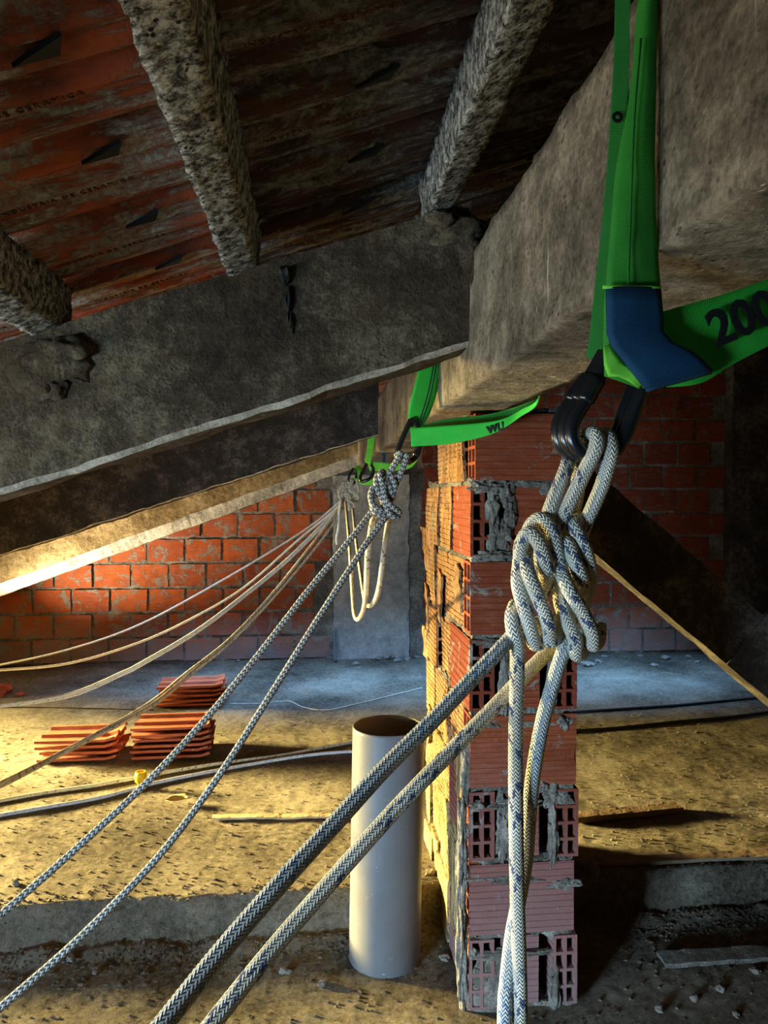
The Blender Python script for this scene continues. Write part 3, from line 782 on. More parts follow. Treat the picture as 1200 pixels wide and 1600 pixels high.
        o.location = Vector((PX0 + rnd.uniform(-0.003, 0.005), y, z)) - root.location; o.rotation_euler = (rnd.uniform(-.2, .2), rnd.uniform(-.05, .05), rnd.uniform(-.08, .08))
build_pillar()

# ================================================================== PIPE
def build_pipe():
    base = P(601, 1505, 2.19); base.z = 0.0
    top = P(607, 1133, 2.19)
    R = 0.1075; r = R - 0.005; n = 72; vs, fs = [], []
    lv = [(0.0, R), (0.02, R), (0.2, R), (0.4, R), (top.z - .01, R), (top.z - 0.001, R - 0.0008), (top.z, R - 0.002), (top.z, r + .001), (top.z - .003, r), (0.4, r), (0.0, r)]
    for (z, rr) in lv:
        cx = base.x + (top.x - base.x) * z / top.z
        for k in range(n):
            a = 2 * math.pi * k / n; j = 0.0012 * noise.noise(Vector((math.cos(a) * 4, math.sin(a) * 4, 2))) if 4 <= lv.index((z, rr)) <= 8 else 0
            vs.append((cx + rr * math.cos(a), base.y + rr * math.sin(a), z + j))
    for i in range(len(lv) - 1):
        for k in range(n): fs.append((i * n + k, i * n + (k + 1) % n, (i + 1) * n + (k + 1) % n, (i + 1) * n + k))
    o = from_data('drain_pipe', vs, fs, M['pvc'], None, True); tag(o, 'wide upright grey plastic pipe, open at the top, left of the pillar', 'pipe')
build_pipe()

# ================================================================== SLINGS, CARABINERS, ROPES
def pp(l, Y=None): return [P(*p) if len(p) == 3 else P(p[0], p[1], Y) for p in l]
def V3(*a): return Vector(a)

def build_sling_near():
    root = thing('lifting_sling', P(985, 300, 0.66), 'nearest wide green lifting sling with a blue wear sleeve', 'sling', None)
    # rear strand, hanging edge-on against the beam
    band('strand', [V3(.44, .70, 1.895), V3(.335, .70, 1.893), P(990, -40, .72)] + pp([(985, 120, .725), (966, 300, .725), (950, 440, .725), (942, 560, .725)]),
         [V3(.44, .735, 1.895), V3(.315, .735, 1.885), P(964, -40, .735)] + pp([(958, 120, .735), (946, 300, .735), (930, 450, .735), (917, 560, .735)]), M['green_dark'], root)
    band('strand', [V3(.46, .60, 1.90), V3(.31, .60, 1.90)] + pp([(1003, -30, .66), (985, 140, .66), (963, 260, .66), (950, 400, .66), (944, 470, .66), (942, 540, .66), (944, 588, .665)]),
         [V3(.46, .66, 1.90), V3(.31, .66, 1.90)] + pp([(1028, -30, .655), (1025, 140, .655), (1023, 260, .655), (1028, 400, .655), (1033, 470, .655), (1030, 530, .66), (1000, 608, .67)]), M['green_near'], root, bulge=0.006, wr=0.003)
    # front fold line on the strand
    band('seam', pp([(1000, 60, .648), (990, 180, .647), (985, 300, .646), (980, 445, .646)]), pp([(1003, 60, .648), (993, 180, .647), (988, 300, .646), (983, 445, .646)]), M['green_dark'], root, thick=0.001, nw=1)
    band('hem', pp([(942, 446, .646), (1033, 447, .642)]), pp([(942, 451, .646), (1033, 451, .642)]), M['lime'], root, thick=0.002, nw=2)
    # blue sleeve: comes down, folds and turns to the right
    band('wear_sleeve', pp([(947, 450, .648), (948, 490, .647), (951, 532, .646), (975, 565, .645), (1009, 609, .646)]),
         pp([(1032, 450, .644), (1035, 490, .644), (1040, 528, .642), (1085, 552, .64), (1113, 578, .64)]), M['blue'], root, thick=0.004, bulge=0.003, wr=0.001)
    band('wear_sleeve', pp([(1112, 577, .64), (1060, 592, .643), (1009, 608, .646)]), pp([(1112, 582, .65), (1060, 597, .655), (1009, 611, .655)]), M['blue'], root, thick=0.003, nw=2)
    # lower band passing beneath the beam with the printed load
    g = band('strand', pp([(1000, 500, .66), (1036, 487, .66), (1120, 463, .665), (1210, 432, .67), (1330, 380, .69), (1380, 300, .70)]) + [V3(.525, .71, 1.85), V3(.50, .71, 1.90), V3(.42, .69, 1.903)],
         pp([(1005, 606, .655), (1090, 600, .655), (1140, 572, .66), (1210, 536, .665), (1330, 480, .69), (1400, 400, .72)]) + [V3(.53, .76, 1.85), V3(.505, .76, 1.90), V3(.42, .74, 1.903)], M['green'], root, bulge=0.004)
    a = P(1118, 542, .652); b = P(1228, 497, .652); 
    text_obj('load_print', '2000', 0.046, a, b - a, P(1095, 480, .652) - a, M['ink'], root, 0.0012, 0.0012)
    text_obj('letter_print', 'O', 0.013, P(957, 190, .722), P(960, 190, .722) - P(953, 190, .722), Vector((0, 0, 1)), M['ink'], root, 0.001, 0.001)
    # turned-up green edge under the sleeve
    band('fold', pp([(943, 540, .652), (946, 585, .652), (972, 590, .652), (996, 606, .652)]), pp([(952, 540, .65), (965, 560, .65), (985, 575, .65), (1004, 600, .65)]), M['lime'], root, nw=4, wr=0.003)

def build_carabiners_near():
    # three big steel links side by side, each gathering both ends of the sling
    lab = ['leftmost of the three black steel carabiners under the nearest green sling', 'middle of the three black steel carabiners under the nearest green sling',
           'rightmost of the three black steel carabiners under the nearest green sling']
    for i in range(3):
        du = (i - 1) * 11; Y = 0.702 - (i - 1) * 0.008
        pts = pp([(948 + du * .4, 552), (928 + du * .6, 590), (900 + du, 632), (884 + du, 662), (885 + du, 690), (902 + du, 708), (925 + du, 712), (950 + du * .8, 705), (970 + du * .7, 680), (984 + du * .7, 640), (998 + du * .7, 600), (1000 + du * .5, 575), (975 + du * .4, 555), (948 + du * .4, 552)], Y)
        c = thing('carabiner', pts[5], lab[i], 'carabiner', 'black carabiners under the nearest sling')
        rope('body', [pts], 0.0072, M['steel'], c, 0.004, 14)
        rope('gate_sleeve', [pp([(926 + du * .6, 592), (912 + du * .85, 612), (902 + du, 628)], Y - .0005)], 0.0092, M['steel'], c, 0.004, 14)

def K(l, Y0, r):      # (u, v, k): k rope radii towards the viewer
    return [P(u, v, Y0 - k * r) for (u, v, k) in l]

def build_rope_near():
    r = 0.0073; Y = 0.70
    root = thing('braided_rope', P(865, 900, Y), 'thick cream and blue braided rope with the big knot hanging before the pillar', 'rope')
    knot = [
        [(845, 965, -2), (847, 998, -2), (836, 1006, -.5), (829, 985, 1), (818, 945, 1.6), (810, 912, 1.2), (812, 880, .2), (815, 850, .5), (827, 833, 1.2), (843, 850, 1.8), (853, 885, 1.4), (851, 912, 0), (845, 935, -2)],
        [(868, 960, -2), (869, 990, -1.5), (860, 1001, 0), (857, 975, 1.5), (846, 945, 2.2), (833, 915, 2.4), (824, 890, 1.6), (822, 862, -.8), (828, 825, -1.2), (845, 811, -.2), (861, 828, .9), (869, 858, 1), (873, 888, 0), (872, 912, -2)],
        [(912, 980, -2), (911, 1015, -1.5), (900, 1022, 0), (899, 1000, 1.2), (890, 978, 1.2), (879, 952, 1), (873, 920, .3), (872, 890, -1), (876, 850, -1.6), (884, 815, -1.2)],
        [(936, 975, -2), (935, 1000, -1), (926, 1007, .5), (925, 990, 1.5), (914, 963, 1.8), (899, 938, 2.2), (886, 915, 2.4), (877, 890, 1), (876, 862, .2), (885, 848, .8), (897, 874, 1.4), (907, 900, 1.2), (911, 918, 0), (905, 940, -2)],
        [(905, 812, -1), (897, 822, .3), (909, 846, .9), (918, 872, .6), (922, 902, -.5), (914, 940, -2)],
        [(848, 830, -2.8), (843, 880, -2.8), (832, 930, -2.8), (812, 985, -2.2)],
        [(890, 830, -2.8), (898, 880, -2.8), (893, 940, -2.8), (880, 990, -2.2)],
    ]
    rope('knot', [K(c, Y, r) for c in knot], r, M['rope_cream'], root, 0.003, 20)
    loops = [
        [(905, 690, -4.2), (893, 708, -3.5), (884, 735, -1.6), (872, 765, -.8), (860, 795, -.6), (852, 822, -1.6), (848, 850, -2.8)],
        [(910, 720, -5.0), (902, 705, -5.0), (905, 690, -4.2), (915, 680, -1.0), (930, 679, 1.3), (932, 698, 2.0), (918, 728, 1.2), (902, 762, .6), (884, 800, 0), (876, 828, -1), (876, 855, -2)],
        [(905, 735, -5.0), (918, 700, -4.4), (935, 682, -1.5), (949, 681, .8), (955, 702, 1.7), (949, 732, 1.0), (938, 765, .2), (923, 800, -.3), (910, 830, -1.2), (902, 860, -2.4)],
        [(905, 720, -4.2), (903, 760, -3), (897, 800, -2.6), (892, 830, -2.8)],
    ]
    rope('loop', [K(c, Y, r) for c in loops], r, M['rope_cream'], root, 0.003, 20)
    rope('tail', [K([(806, 945, -1.0), (800, 962, .4), (802, 985, 1), (808, 1010, .5), (808, 1060, 0), (806, 1150, 0), (806, 1250, 0), (808, 1390, 0), (811, 1490, 0), (813, 1600, 0), (813, 1850, 0)], Y, r)], r, M['rope_cream'], root, 0.004, 18)
    rope('tail', [K([(893, 960, -2.5), (888, 1000, -1.2), (876, 1030, -.4), (858, 1090, -.4), (846, 1136, -.6), (833, 1210, -1.2), (827, 1273, -2), (822, 1340, -2.4), (812, 1400, -2.4), (800, 1462, -1.6), (792, 1531, -.6), (788, 1600, 0), (786, 1850, 0)], Y, r)], r, M['rope_cream_blue'], root, 0.004, 18)
    rope('hauling_line', [pp([(812, 960, .715), (806, 985, .705), (783, 1013, .69), (740, 1058, .675), (680, 1122, .65), (600, 1202, .62), (520, 1290, .59), (440, 1378, .56), (350, 1482, .53), (262, 1592, .50), (170, 1710, .47)])], r, M['rope_cream_blue'], root, 0.004, 20)
    rope('hauling_line', [pp([(878, 985, .74), (862, 1012, .735), (820, 1055, .725), (740, 1138, .705), (660, 1220, .68), (600, 1284, .665), (500, 1397, .635), (420, 1490, .61), (330, 1602, .58), (240, 1720, .55)])], r, M['rope_cream'], root, 0.004, 20)

def build_sling_mid():
    root = thing('lifting_sling', P(660, 620, 1.86), 'green lifting sling with black edge stripes at the top of the pillar', 'sling')
    band('strand', [V3(.42, 1.86, 1.89), V3(.305, 1.86, 1.888), V3(.300, 1.86, 1.76)] + pp([(660, 560, 1.86), (646, 610, 1.86), (639, 640, 1.86), (638, 668, 1.86)]),
         [V3(.42, 1.92, 1.89), V3(.305, 1.92, 1.888), V3(.303, 1.92, 1.76)] + pp([(690, 560, 1.88), (683, 610, 1.88), (672, 645, 1.87), (660, 668, 1.86)]), M['green'], root)
    for a in (0.62, 0.74):
        def mid(p, q): return P(p[0] + (q[0] - p[0]) * a, p[1] + (q[1] - p[1]) * a, 1.855)
        L = [((660, 560), (690, 560)), ((646, 610), (683, 610)), ((639, 640), (672, 645)), ((638, 668), (660, 668))]
        e1 = [mid(p, q) for p, q in L]; e2 = [p + V3(.0035, 0, 0) for p in e1]
        band('stripe', e1, e2, M['stitch'], root, thick=0.0012, nw=1)
    band('strand', pp([(641, 669, 1.845), (655, 668, 1.84), (700, 665, 1.82), (750, 661, 1.79), (785, 655, 1.76), (815, 640, 1.71), (842, 620, 1.66)]) + [V3(.512, 1.66, 1.70), V3(.51, 1.68, 1.88), V3(.45, 1.72, 1.89)],
         pp([(643, 698, 1.845), (655, 697, 1.84), (700, 694, 1.82), (750, 684, 1.79), (780, 673, 1.76), (812, 652, 1.71), (842, 626, 1.66)]) + [V3(.516, 1.70, 1.70), V3(.514, 1.72, 1.88), V3(.45, 1.77, 1.89)], M['green'], root)
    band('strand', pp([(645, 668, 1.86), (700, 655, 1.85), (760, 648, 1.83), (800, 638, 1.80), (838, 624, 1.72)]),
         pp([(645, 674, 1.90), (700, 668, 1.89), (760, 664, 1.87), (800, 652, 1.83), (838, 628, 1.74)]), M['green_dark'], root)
    a = P(762, 678, 1.775); b = P(790, 669, 1.748)
    text_obj('load_print', 'WLL', 0.026, a, b - a, V3(0, 0, 1), M['ink'], root, 0.002, 0.0006)
    c = thing('carabiner', P(635, 700, 1.85), 'black steel carabiner between the green sling at the pillar and the grey knotted rope', 'carabiner')
    rope('body', [pp([(642, 656, 1.85), (631, 680, 1.85), (621, 706, 1.85), (622, 718, 1.86), (636, 722, 1.86), (650, 714, 1.86), (656, 696, 1.86), (655, 676, 1.86), (648, 660, 1.855), (642, 656, 1.85)])], 0.0072, M['steel'], c, 0.008, 12)
    rope('gate_sleeve', [pp([(656, 694, 1.86), (650, 713, 1.86)])], 0.0098, M['steel'], c, 0.008, 12)

def build_rope_mid():
    r = 0.0078; Y = 1.84
    root = thing('braided_rope', P(600, 780, Y), 'grey and black flecked braided rope with a knot left of the pillar top', 'rope')
    kn = [
        [(608, 765, -1.5), (596, 776, -1), (584, 762, .4), (579, 776, .8), (584, 790, 1.2), (596, 797, 1.0), (606, 793, -.5), (606, 775, -1.8)],
        [(592, 770, -1.5), (582, 778, 0), (582, 793, .2), (589, 803, .6), (599, 804, .6), (606, 798, -.8)],
        [(600, 790, -1.5), (596, 776, .5), (589, 763, .9), (588, 748, .4), (593, 741, -.6), (600, 750, -1.6)],
        [(604, 790, -1.5), (600, 772, 1.0), (597, 755, 1.6), (594, 742, 1.0), (598, 737, -.4), (604, 745, -1.6)],
        [(610, 745, -1), (603, 750, .4), (600, 768, 1.9), (605, 783, 2.0), (615, 793, 1.6), (624, 800, .4), (622, 806, -1.2), (612, 800, -2)],
        [(604, 768, -1), (601, 780, .6), (605, 796, 1.0), (613, 806, 1.0), (621, 808, .2), (618, 800, -1.2)],
        [(600, 752, -1.4), (607, 756, .6), (611, 768, 1.0), (613, 776, .2), (606, 782, -1.5)],
        [(606, 742, -1), (612, 745, .6), (617, 758, .8), (614, 774, .2), (608, 785, -1.5)],
    ]
    rope('knot', [K(c, Y, r) for c in kn], r * 0.95, M['rope_grey'], root, 0.005, 14)
    rope('loop', [K([(632, 720, -2.5), (625, 716, -1), (626, 708, 1), (620, 720, .6), (612, 733, .4), (604, 747, -.3), (600, 762, -1.5)], Y, r),
                  K([(640, 722, -2.5), (634, 720, -1), (636, 711, 1), (633, 722, .6), (626, 740, .2), (619, 756, -.6), (610, 772, -1.6)], Y, r)], r, M['rope_grey'], root, 0.005, 14)
    rope('hauling_line', [pp([(588, 790, 1.86), (580, 801, 1.85), (550, 840, 1.83), (480, 925, 1.79), (400, 1028, 1.74), (320, 1125, 1.69), (230, 1222, 1.63), (120, 1325, 1.56), (0, 1430, 1.48), (-120, 1530, 1.40)])], r, M['rope_grey'], root, 0.008, 14)
    rope('hauling_line', [pp([(608, 795, 1.86), (603, 808, 1.84), (572, 850, 1.82), (500, 962, 1.77), (420, 1090, 1.71), (340, 1215, 1.64), (250, 1335, 1.57), (130, 1460, 1.49), (0, 1575, 1.41), (-120, 1680, 1.33)])], r, M['rope_grey'], root, 0.008, 14)
    rope('slack_bight', [pp([(586, 800, 1.87), (581, 820, 1.88), (575, 860, 1.92), (573, 900, 2.0), (571, 935, 2.2), (566, 958, 2.5), (558, 968, 2.8), (553, 955, 3.0), (549, 900, 3.3), (545, 840, 3.7), (540, 785, 4.2)])], 0.0078, M['rope_thin'], root, 0.01, 10)
    rope('slack_bight', [pp([(608, 805, 1.87), (606, 820, 1.88), (599, 870, 1.92), (593, 915, 2.0), (586, 938, 2.2), (577, 947, 2.5), (570, 938, 2.8), (564, 900, 3.2), (557, 850, 3.7), (551, 795, 4.2)])], 0.0078, M['rope_thin'], root, 0.01, 10)

def build_far_sets():
    # third sling, on the long beam halfway back
    s3 = thing('lifting_sling', P(585, 710, 3.86), 'small bright green sling with a blue sleeve, beyond the grey knot', 'sling')
    band('strand', pp([(574, 655, 3.83), (574, 690, 3.83), (570, 722, 3.83)]), pp([(586, 655, 3.83), (586, 683, 3.83), (579, 727, 3.83)]), M['lime'], s3, thick=0.006)
    band('strand', pp([(575, 723, 3.86), (590, 722, 3.85), (610, 724, 3.84), (640, 722, 3.82), (652, 712, 3.80)]), pp([(578, 736, 3.86), (590, 736, 3.85), (610, 736, 3.84), (640, 732, 3.82), (655, 716, 3.80)]), M['lime'], s3, thick=0.006)
    band('wear_sleeve', pp([(588, 702, 3.84), (598, 712, 3.84), (597, 722, 3.84)]), pp([(592, 700, 3.84), (602, 706, 3.84), (602, 723, 3.84)]), M['blue'], s3, thick=0.006)
    c = thing('carabiner', P(575, 740, 3.86), 'black carabiner on the small bright green sling with the blue sleeve', 'carabiner')
    rope('body', [pp([(574, 722, 3.87), (569, 733, 3.87), (563, 745, 3.87), (565, 752, 3.86), (574, 750, 3.85), (580, 745, 3.85), (583, 734, 3.85), (578, 724, 3.86), (574, 722, 3.87)])], 0.009, M['steel'], c, 0.01, 10)
    s4 = thing('lifting_sling', P(560, 735, 5.1), 'tiny lime green sling at the far end of the long beam', 'sling')
    band('strand', pp([(553, 730, 5.1), (556, 738, 5.1), (553, 748, 5.1)]), pp([(563, 726, 5.1), (565, 736, 5.1), (560, 750, 5.1)]), M['lime'], s4, thick=0.008)
    band('strand', pp([(552, 744, 5.1), (565, 748, 5.08), (584, 749, 5.05), (600, 742, 5.0)]), pp([(554, 751, 5.1), (565, 757, 5.08), (584, 757, 5.05), (600, 748, 5.0)]), M['lime'], s4, thick=0.008)
    c = thing('carabiner', P(550, 745, 5.0), 'black carabiner on the tiny lime sling at the far end', 'carabiner')
    rope('body', [pp([(552, 732, 5.0), (546, 742, 5.0), (545, 752, 5.0), (551, 756, 5.0), (556, 750, 5.0), (556, 738, 5.0), (552, 732, 5.0)])], 0.009, M['steel'], c, 0.012, 10)
    Y = 4.3; r = 0.0075
    def knotlet(name, seed, cu, cv, label, mat, n=5, Y=4.3):
        rd = random.Random(seed); root = thing(name, P(cu, cv, Y), label, 'rope', 'thin ropes from the far knots')
        cs = []
        for i in range(n):
            a = rd.uniform(-8, 8); b = rd.uniform(-9, 9)
            cs.append(K([(cu + a * .5, cv - 20, rd.uniform(-1, 1)), (cu + a, cv - 10 + b * .3, 1.5), (cu + b, cv + b * .6, 2.5 - i * .5), (cu - a, cv + 10, 1), (cu - b * .5, cv + 18, rd.uniform(-1, 1))], Y, r))
        rope('knot', cs, r, mat, root, 0.012, 8); return root
    a = knotlet('braided_rope', 1, 541, 772, 'thin cream double rope running lowest of the far ropes to the left', M['rope_thin'])
    for k in (0, 7):
        rope('hauling_line', [pp([(535, 780 + k * .3, 4.3), (522 + k * .8, 804 + k * .5, 4.25), (480 + k, 860 + k * .5, 4.1), (420 + k, 934, 3.9), (357 + k, 1000, 3.65), (291 + k, 1052 + k * .3, 3.4), (231 + k, 1100 + k * .4, 3.15), (110 + k, 1168, 2.8), (0, 1224 + k * .7, 2.5), (-90, 1265, 2.3)])], 0.0072, M['rope_thin'], a, 0.02, 8)
    b = knotlet('braided_rope', 4, 554, 768, 'thick white double rope sagging between the blue flecked line and the cream pair', M['rope_thin'])
    for k in (0, 4):
        rope('hauling_line', [pp([(540, 778, 4.3), (522, 800 + k, 4.28), (451, 871 + k, 4.1), (385, 926 + k, 3.95), (308, 984 + k, 3.75), (220, 1036 + k, 3.55), (192, 1050 + k, 3.5), (110, 1084 + k, 3.35), (0, 1102 + k * .5, 3.15), (-90, 1112, 3.0)])], 0.0066, M['rope_white'], b, 0.02, 8)
    c = knotlet('braided_rope', 7, 536, 778, 'thin pale blue flecked rope, second of the far ropes from the wall', M['rope_thin'], 3)
    rope('hauling_line', [pp([(536, 775, 4.35), (528, 792, 4.35), (467, 843, 4.35), (385, 915, 4.3), (308, 962, 4.25), (220, 1003, 4.2), (110, 1036, 4.1), (0, 1047, 4.0), (-90, 1050, 3.9)])], 0.0066, M['rope_white'], c, 0.02, 8)
    d = knotlet('braided_rope', 9, 546, 780, 'thin white rope highest against the brick wall', M['rope_thin'], 3)
    rope('hauling_line', [pp([(538, 772, 4.4), (528, 786, 4.45), (473, 830, 4.5), (352, 904, 4.55), (220, 975, 4.6), (110, 1014, 4.6), (0, 1039, 4.6), (-90, 1054, 4.6)])], 0.0058, M['rope_white'], d, 0.02, 8)
    rope('tail', [pp([(533, 780, 4.25), (530, 800, 4.24), (529, 825, 4.24), (526, 840, 4.24), (527, 851, 4.24)])], 0.0075, M['rope_white'], d, 0.02, 8)
build_sling_near(); build_carabiners_near(); build_rope_near(); build_sling_mid(); build_rope_mid(); build_far_sets()

# ================================================================== THINGS ON THE FLOOR
def stack_tile_mesh(seed):
    prof = [(0, .012), (.05, .012), (.09, .003), (.14, .0), (.34, .0), (.38, .014), (.44, .014), (.48, .0), (.80, .0), (.86, .014), (.93, .014), (1.0, .004)]
    nx = 8; n = len(prof); vs, fs = [], []; L = 0.36; W = 0.22
    for side in (0, 1):
        for i in range(nx + 1):
            s = i / nx
            for (t, h) in prof:
                hh = h + (0.012 if s > .97 else 0) + 0.001 * noise.noise(Vector((s * 5, t * 5, seed)))
                vs.append(Vector(((s - .5) * L + .004 * noise.noise(Vector((t * 9, seed, s * 3))) * (i in (0, nx)), (t - .5) * W, hh + side * 0.011)))
    S = (nx + 1) * n
    for i in range(nx):
        for k in range(n - 1):
            a = i * n + k; fs.append((a, a + n, a + n + 1, a + 1)); fs.append((a + S, a + 1 + S, a + n + 1 + S, a + n + S))
    for i in range(nx):
        for k in (0, n - 1):
            a = i * n + k; d = a + n; fs.append((a, a + S, d + S, d) if k == 0 else (a, d, d + S, a + S))
    for k in range(n - 1):
        for i in (0, nx):
            a = i * n + k; fs.append((a, a + S, a + 1 + S, a + 1) if i else (a, a + 1, a + 1 + S, a + S))
    me = bpy.data.meshes.new('roof_tile'); me.from_pydata([tuple(v) for v in vs], [], fs); me.materials.append(M['stack_tile']); return me
def build_stacks():
    ms = [stack_tile_mesh(s) for s in range(4)]
    rnd = random.Random(8)
    ordn = ['bottom', 'second', 'third', 'fourth', 'fifth', 'sixth', 'seventh', 'eighth']
    for (u, v, n, where, step, rot, sx) in ((298, 1106, 5, 'farthest stack of red tiles by the wall', 0.027, .02, 1.0), (266, 1188, 6, 'tallest stack, right one of the near pair', 0.0265, .04, 1.0), (121, 1193, 4, 'left stack of the near pair, under the cream ropes', 0.029, .01, 1.0)):
        b = G(u, v, STEP_Z); sc_ = (1.0 if v > 1150 else 1.06)
        for i in range(n):
            o = bpy.data.objects.new('roof_tile', rnd.choice(ms)); COL.objects.link(o)
            o.location = (b.x + rnd.uniform(-.012, .012), b.y + 0.11 + rnd.uniform(-.01, .01), STEP_Z + 0.005 + i * step)
            o.rotation_euler = (rnd.uniform(-.01, .02), rnd.uniform(-.008, .008), rot + rnd.uniform(-.035, .035)); o.scale = (sc_, 1.15, 1)
            pos = 'topmost' if i == n - 1 else ordn[i] + (' from the floor' if i else '')
            tag(o, f'clay roof tile, {pos}, in the {where}', 'roof tile', 'clay roof tiles stacked on the floor')
build_stacks()

def floor_pts(l, dz): 
    out = []
    for (u, v) in l:
        p = G(u, v, STEP_Z); p.z = floor_h(p.x, p.y) + dz; out.append(p)
    return out
def build_floor_things():
    def line(name, l, r, mat, label, cat='cable', group=None):
        o = rope(name, [floor_pts(l, r * 0.9)], r, M[mat], None, 0.03, 8); tag(o, label, cat, group)
    line('floor_rope', [(-40, 1262), (60, 1243), (160, 1228), (260, 1209), (345, 1196), (430, 1184), (500, 1172), (570, 1158)], .0085, 'rope_thin', 'dusty rope lying on the floor, upper of the two behind the pipe', 'rope')
    line('floor_rope', [(-40, 1283), (60, 1267), (160, 1248), (240, 1226), (330, 1208), (430, 1190), (500, 1180), (570, 1175)], .008, 'rope_white', 'pale rope lying on the floor, lower of the two behind the pipe', 'rope')
    line('floor_cable', [(880, 1116), (960, 1111), (1060, 1104), (1140, 1096), (1240, 1087)], .009, 'cable', 'black cable on the grey floor right of the pillar, the farther one')
    line('floor_cable', [(880, 1145), (960, 1140), (1060, 1130), (1140, 1122), (1240, 1110)], .009, 'cable', 'black cable on the grey floor right of the pillar, the nearer one')
    line('floor_wire', [(-30, 1106), (60, 1106), (150, 1108), (240, 1110)], .004, 'cable', 'thin wire on the floor at the left edge behind the tile stacks')
    line('floor_wire', [(360, 1100), (410, 1100), (450, 1096), (475, 1106), (510, 1110), (560, 1100), (660, 1075)], .003, 'rope_thin', 'thin pale wire curling on the floor between tiles and pillar')
    def plank(name, u0, v0, u1, v1, wd, th, mat, label, z=STEP_Z, cat='plank'):
        a = G(u0, v0, z); b = G(u1, v1, z); d = (b - a); d.z = 0; d.normalize(); n = Vector((-d.y, d.x, 0))
        z0 = z + 0.004
        c = [[[Vector((p.x, p.y, z0)) + n * y + Vector((0, 0, h)) for h in (0, th)] for y in (0, wd)] for p in (a, b)]
        m = MB(); m.add(hexa_data(c, (40, 3, 2), 0.002, 12, u0, 1)); o = m.out(name, M[mat]); tag(o, label, cat)
    plank('wooden_lath', 900, 1288, 1068, 1272, .05, .022, 'wood', 'short wooden lath on the floor right of the pillar')
    plank('wooden_board', 905, 1358, 1260, 1342, .045, .012, 'wood', 'long dark wooden board along the step edge right of the pillar')
    plank('wooden_lath', 330, 1283, 560, 1280, .035, .008, 'lath', 'pale flat lath lying on the yellow floor left of the pipe')
    plank('concrete_kerb', 1040, 1515, 1300, 1500, .06, .014, 'mortar', 'low grey concrete kerb on the lower floor at the bottom right', 0.0, 'kerb')
    # yellow plastic scrap, tapered cup shape
    b = G(220, 1232, STEP_Z); n = 14; vs, fs = [], []
    lv = [(0, .012), (.02, .015), (.028, .024), (.055, .026), (.07, .022), (.07, .019), (.03, .018)]
    for (z, r) in lv:
        for k in range(n): a = 2 * math.pi * k / n; vs.append((b.x + r * math.cos(a), b.y + r * math.sin(a), b.z + .004 + z))
    for i in range(len(lv) - 1):
        for k in range(n): fs.append((i * n + k, i * n + (k + 1) % n, (i + 1) * n + (k + 1) % n, (i + 1) * n + k))
    fs.append(tuple(reversed(range(n))))
    o = from_data('plastic_cap', vs, fs, M['yellow'], None, True); tag(o, 'small yellow plastic cap standing by the floor ropes', 'cap')
    # curled dry leaf
    c = G(277, 1256, STEP_Z); vs, fs = [], []
    for i in range(9):
        for j in range(5):
            s = i / 8 - .5; t = (j / 4 - .5) * (1 - (2 * s) ** 2) ** .5
            vs.append((c.x + s * .09, c.y + t * .07 + .02 * s, c.z + .012 + .03 * abs(t) + .02 * s * s * 2))
    for i in range(8):
        for j in range(4): a = i * 5 + j; fs.append((a, a + 5, a + 6, a + 1))
    o = from_data('dry_leaf', vs, fs, M['leaf'], None, True); sm = o.modifiers.new('thick', 'SOLIDIFY'); sm.thickness = .0015; tag(o, 'curled dry leaf on the yellow floor below the tile stacks', 'leaf')
    # upright plastic conduit stub at the wall
    a = P(524, 1030, 5.62); t_ = P(522, 985, 5.66)
    o = rope('conduit_stub', [[Vector((a.x, a.y, .12)), Vector((t_.x, t_.y, t_.z))]], .012, M['pvc'], None, .02, 12); tag(o, 'short pale conduit stub standing at the foot of the back wall', 'conduit')
    # rubble pieces that can be told apart
    rnd = random.Random(4)
    def stone(u, v, r, mat, label, grp, z=STEP_Z, flat=.6):
        p = G(u, v, z); h = floor_h(p.x, p.y)
        bm = bmesh.new(); bmesh.ops.create_icosphere(bm, subdivisions=2, radius=1)
        sx, sy = r * rnd.uniform(.8, 1.3), r * rnd.uniform(.6, 1); sd = rnd.random() * 40
        for q in bm.verts:
            k = 1 + .5 * noise.noise(q.co * 1.5 + Vector((sd, 0, 0))) + .2 * noise.noise(q.co * 4 + Vector((0, sd, 0)))
            q.co = Vector((q.co.x * sx * k, q.co.y * sy * k, q.co.z * r * flat * k))
        me = bpy.data.meshes.new('rubble_stone'); bm.to_mesh(me); bm.free(); me.materials.append(M[mat])
        o = bpy.data.objects.new('rubble_stone', me); COL.objects.link(o); o.location = (p.x, p.y, h + r * flat * .55); o.rotation_euler = (0, 0, rnd.uniform(0, 3))
        tag(o, label, 'rubble', grp)
    ordw = ['first', 'second', 'third', 'fourth', 'fifth', 'sixth', 'seventh', 'eighth', 'ninth', 'tenth', 'eleventh', 'twelfth']
    def row(l, mat, fmt, grp, z=STEP_Z, flat=.6):
        for k, (u, v, r) in enumerate(sorted(l)): stone(u, v, r, mat, fmt.format(ordw[k]), grp, z, flat)
    row([(48, 1034, .035), (70, 1036, .03), (85, 1035, .045), (103, 1036, .03), (120, 1031, .045), (136, 1027, .04), (170, 1034, .02)], 'yellow_stone', '{} yellowish rubble lump from the left edge along the wall foot', 'yellowish rubble at the foot of the wall')
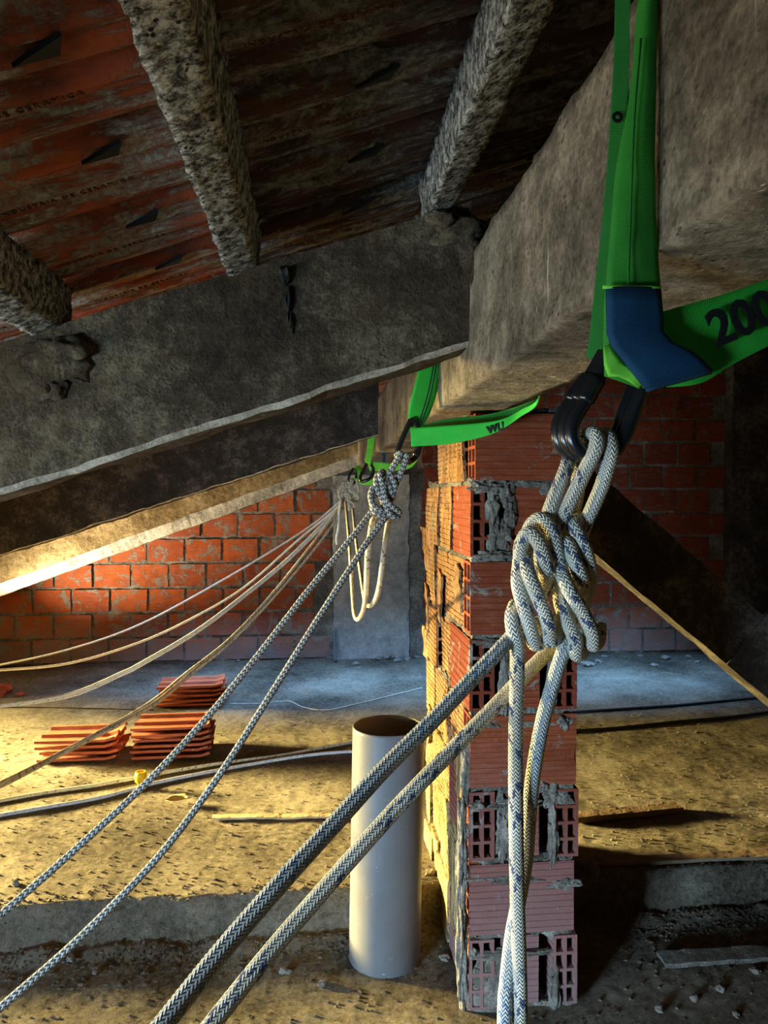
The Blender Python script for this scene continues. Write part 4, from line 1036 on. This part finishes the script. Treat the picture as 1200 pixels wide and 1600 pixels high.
    row([(355, 1032, .03), (372, 1033, .022), (398, 1034, .02), (517, 1029, .035), (546, 1028, .025), (560, 1045, .02), (592, 1030, .04), (607, 1028, .06), (622, 1033, .04), (637, 1030, .035), (652, 1028, .04), (556, 1038, .03)], 'stone', '{} grey rubble lump from the left between tile stacks and pillar', 'grey rubble at the foot of the wall', flat=.4)
    row([(918, 1040, .05), (935, 1035, .04), (945, 1026, .03), (1000, 1025, .03), (1022, 1040, .03), (1040, 1030, .05), (1075, 1028, .04), (1090, 1035, .03)], 'stone', '{} grey rubble lump right of the pillar counted toward the strut', 'rubble right of the pillar', flat=.35)
    stone(4, 1085, .07, 'shard', 'broken red brick end at the left edge of the floor', None, flat=.7)
    stone(32, 1086, .035, 'shard', 'small flat red brick chip beside the broken brick end', None, flat=.3)
    row([(922, 1362, .035), (940, 1350, .025)], 'stone', '{} small stone beside the pillar foot behind the long board', 'stones beside the board')
    row([(1125, 1545, .014), (1085, 1560, .016), (1180, 1520, .013), (1030, 1580, .014), (1150, 1585, .011)], 'stone', '{} small stone from the pillar on the shaded lower floor', 'small stones at the bottom right', 0.0)
    row([(695, 1500, .016), (672, 1420, .016), (110, 1500, .014), (150, 1520, .013), (330, 1510, .014), (445, 1520, .015), (505, 1540, .015), (25, 1440, .016)], 'stone', '{} dirt clod from the left below the step', 'clods below the step', 0.0)
    # gravel and crumbs too many to count
    m = MB(); rnd = random.Random(14)
    for i in range(9000):
        if i % 3: x = rnd.uniform(-2.2, 2.2); y = rnd.uniform(1.65, 4.2)
        else: x = rnd.uniform(-1.4, 1.8); y = 2.28 + rnd.gauss(0, .09)
        if PX0 - .02 < x < PX1 + .02 and PY0 - .02 < y < PY1 + .02: continue
        r = rnd.uniform(.001, .0048) * (1.4 if rnd.random() < .06 else 1)
        m.blob((x, y, floor_h(x, y) + r * .3), (r * rnd.uniform(.8, 1.8), r, r * .7), i, .5, 1)
    o = m.out('gravel', M['floor']); o['kind'] = 'stuff'; o['label'] = 'fine gravel and crumbs scattered over the floor'; o['category'] = 'gravel'
build_floor_things()
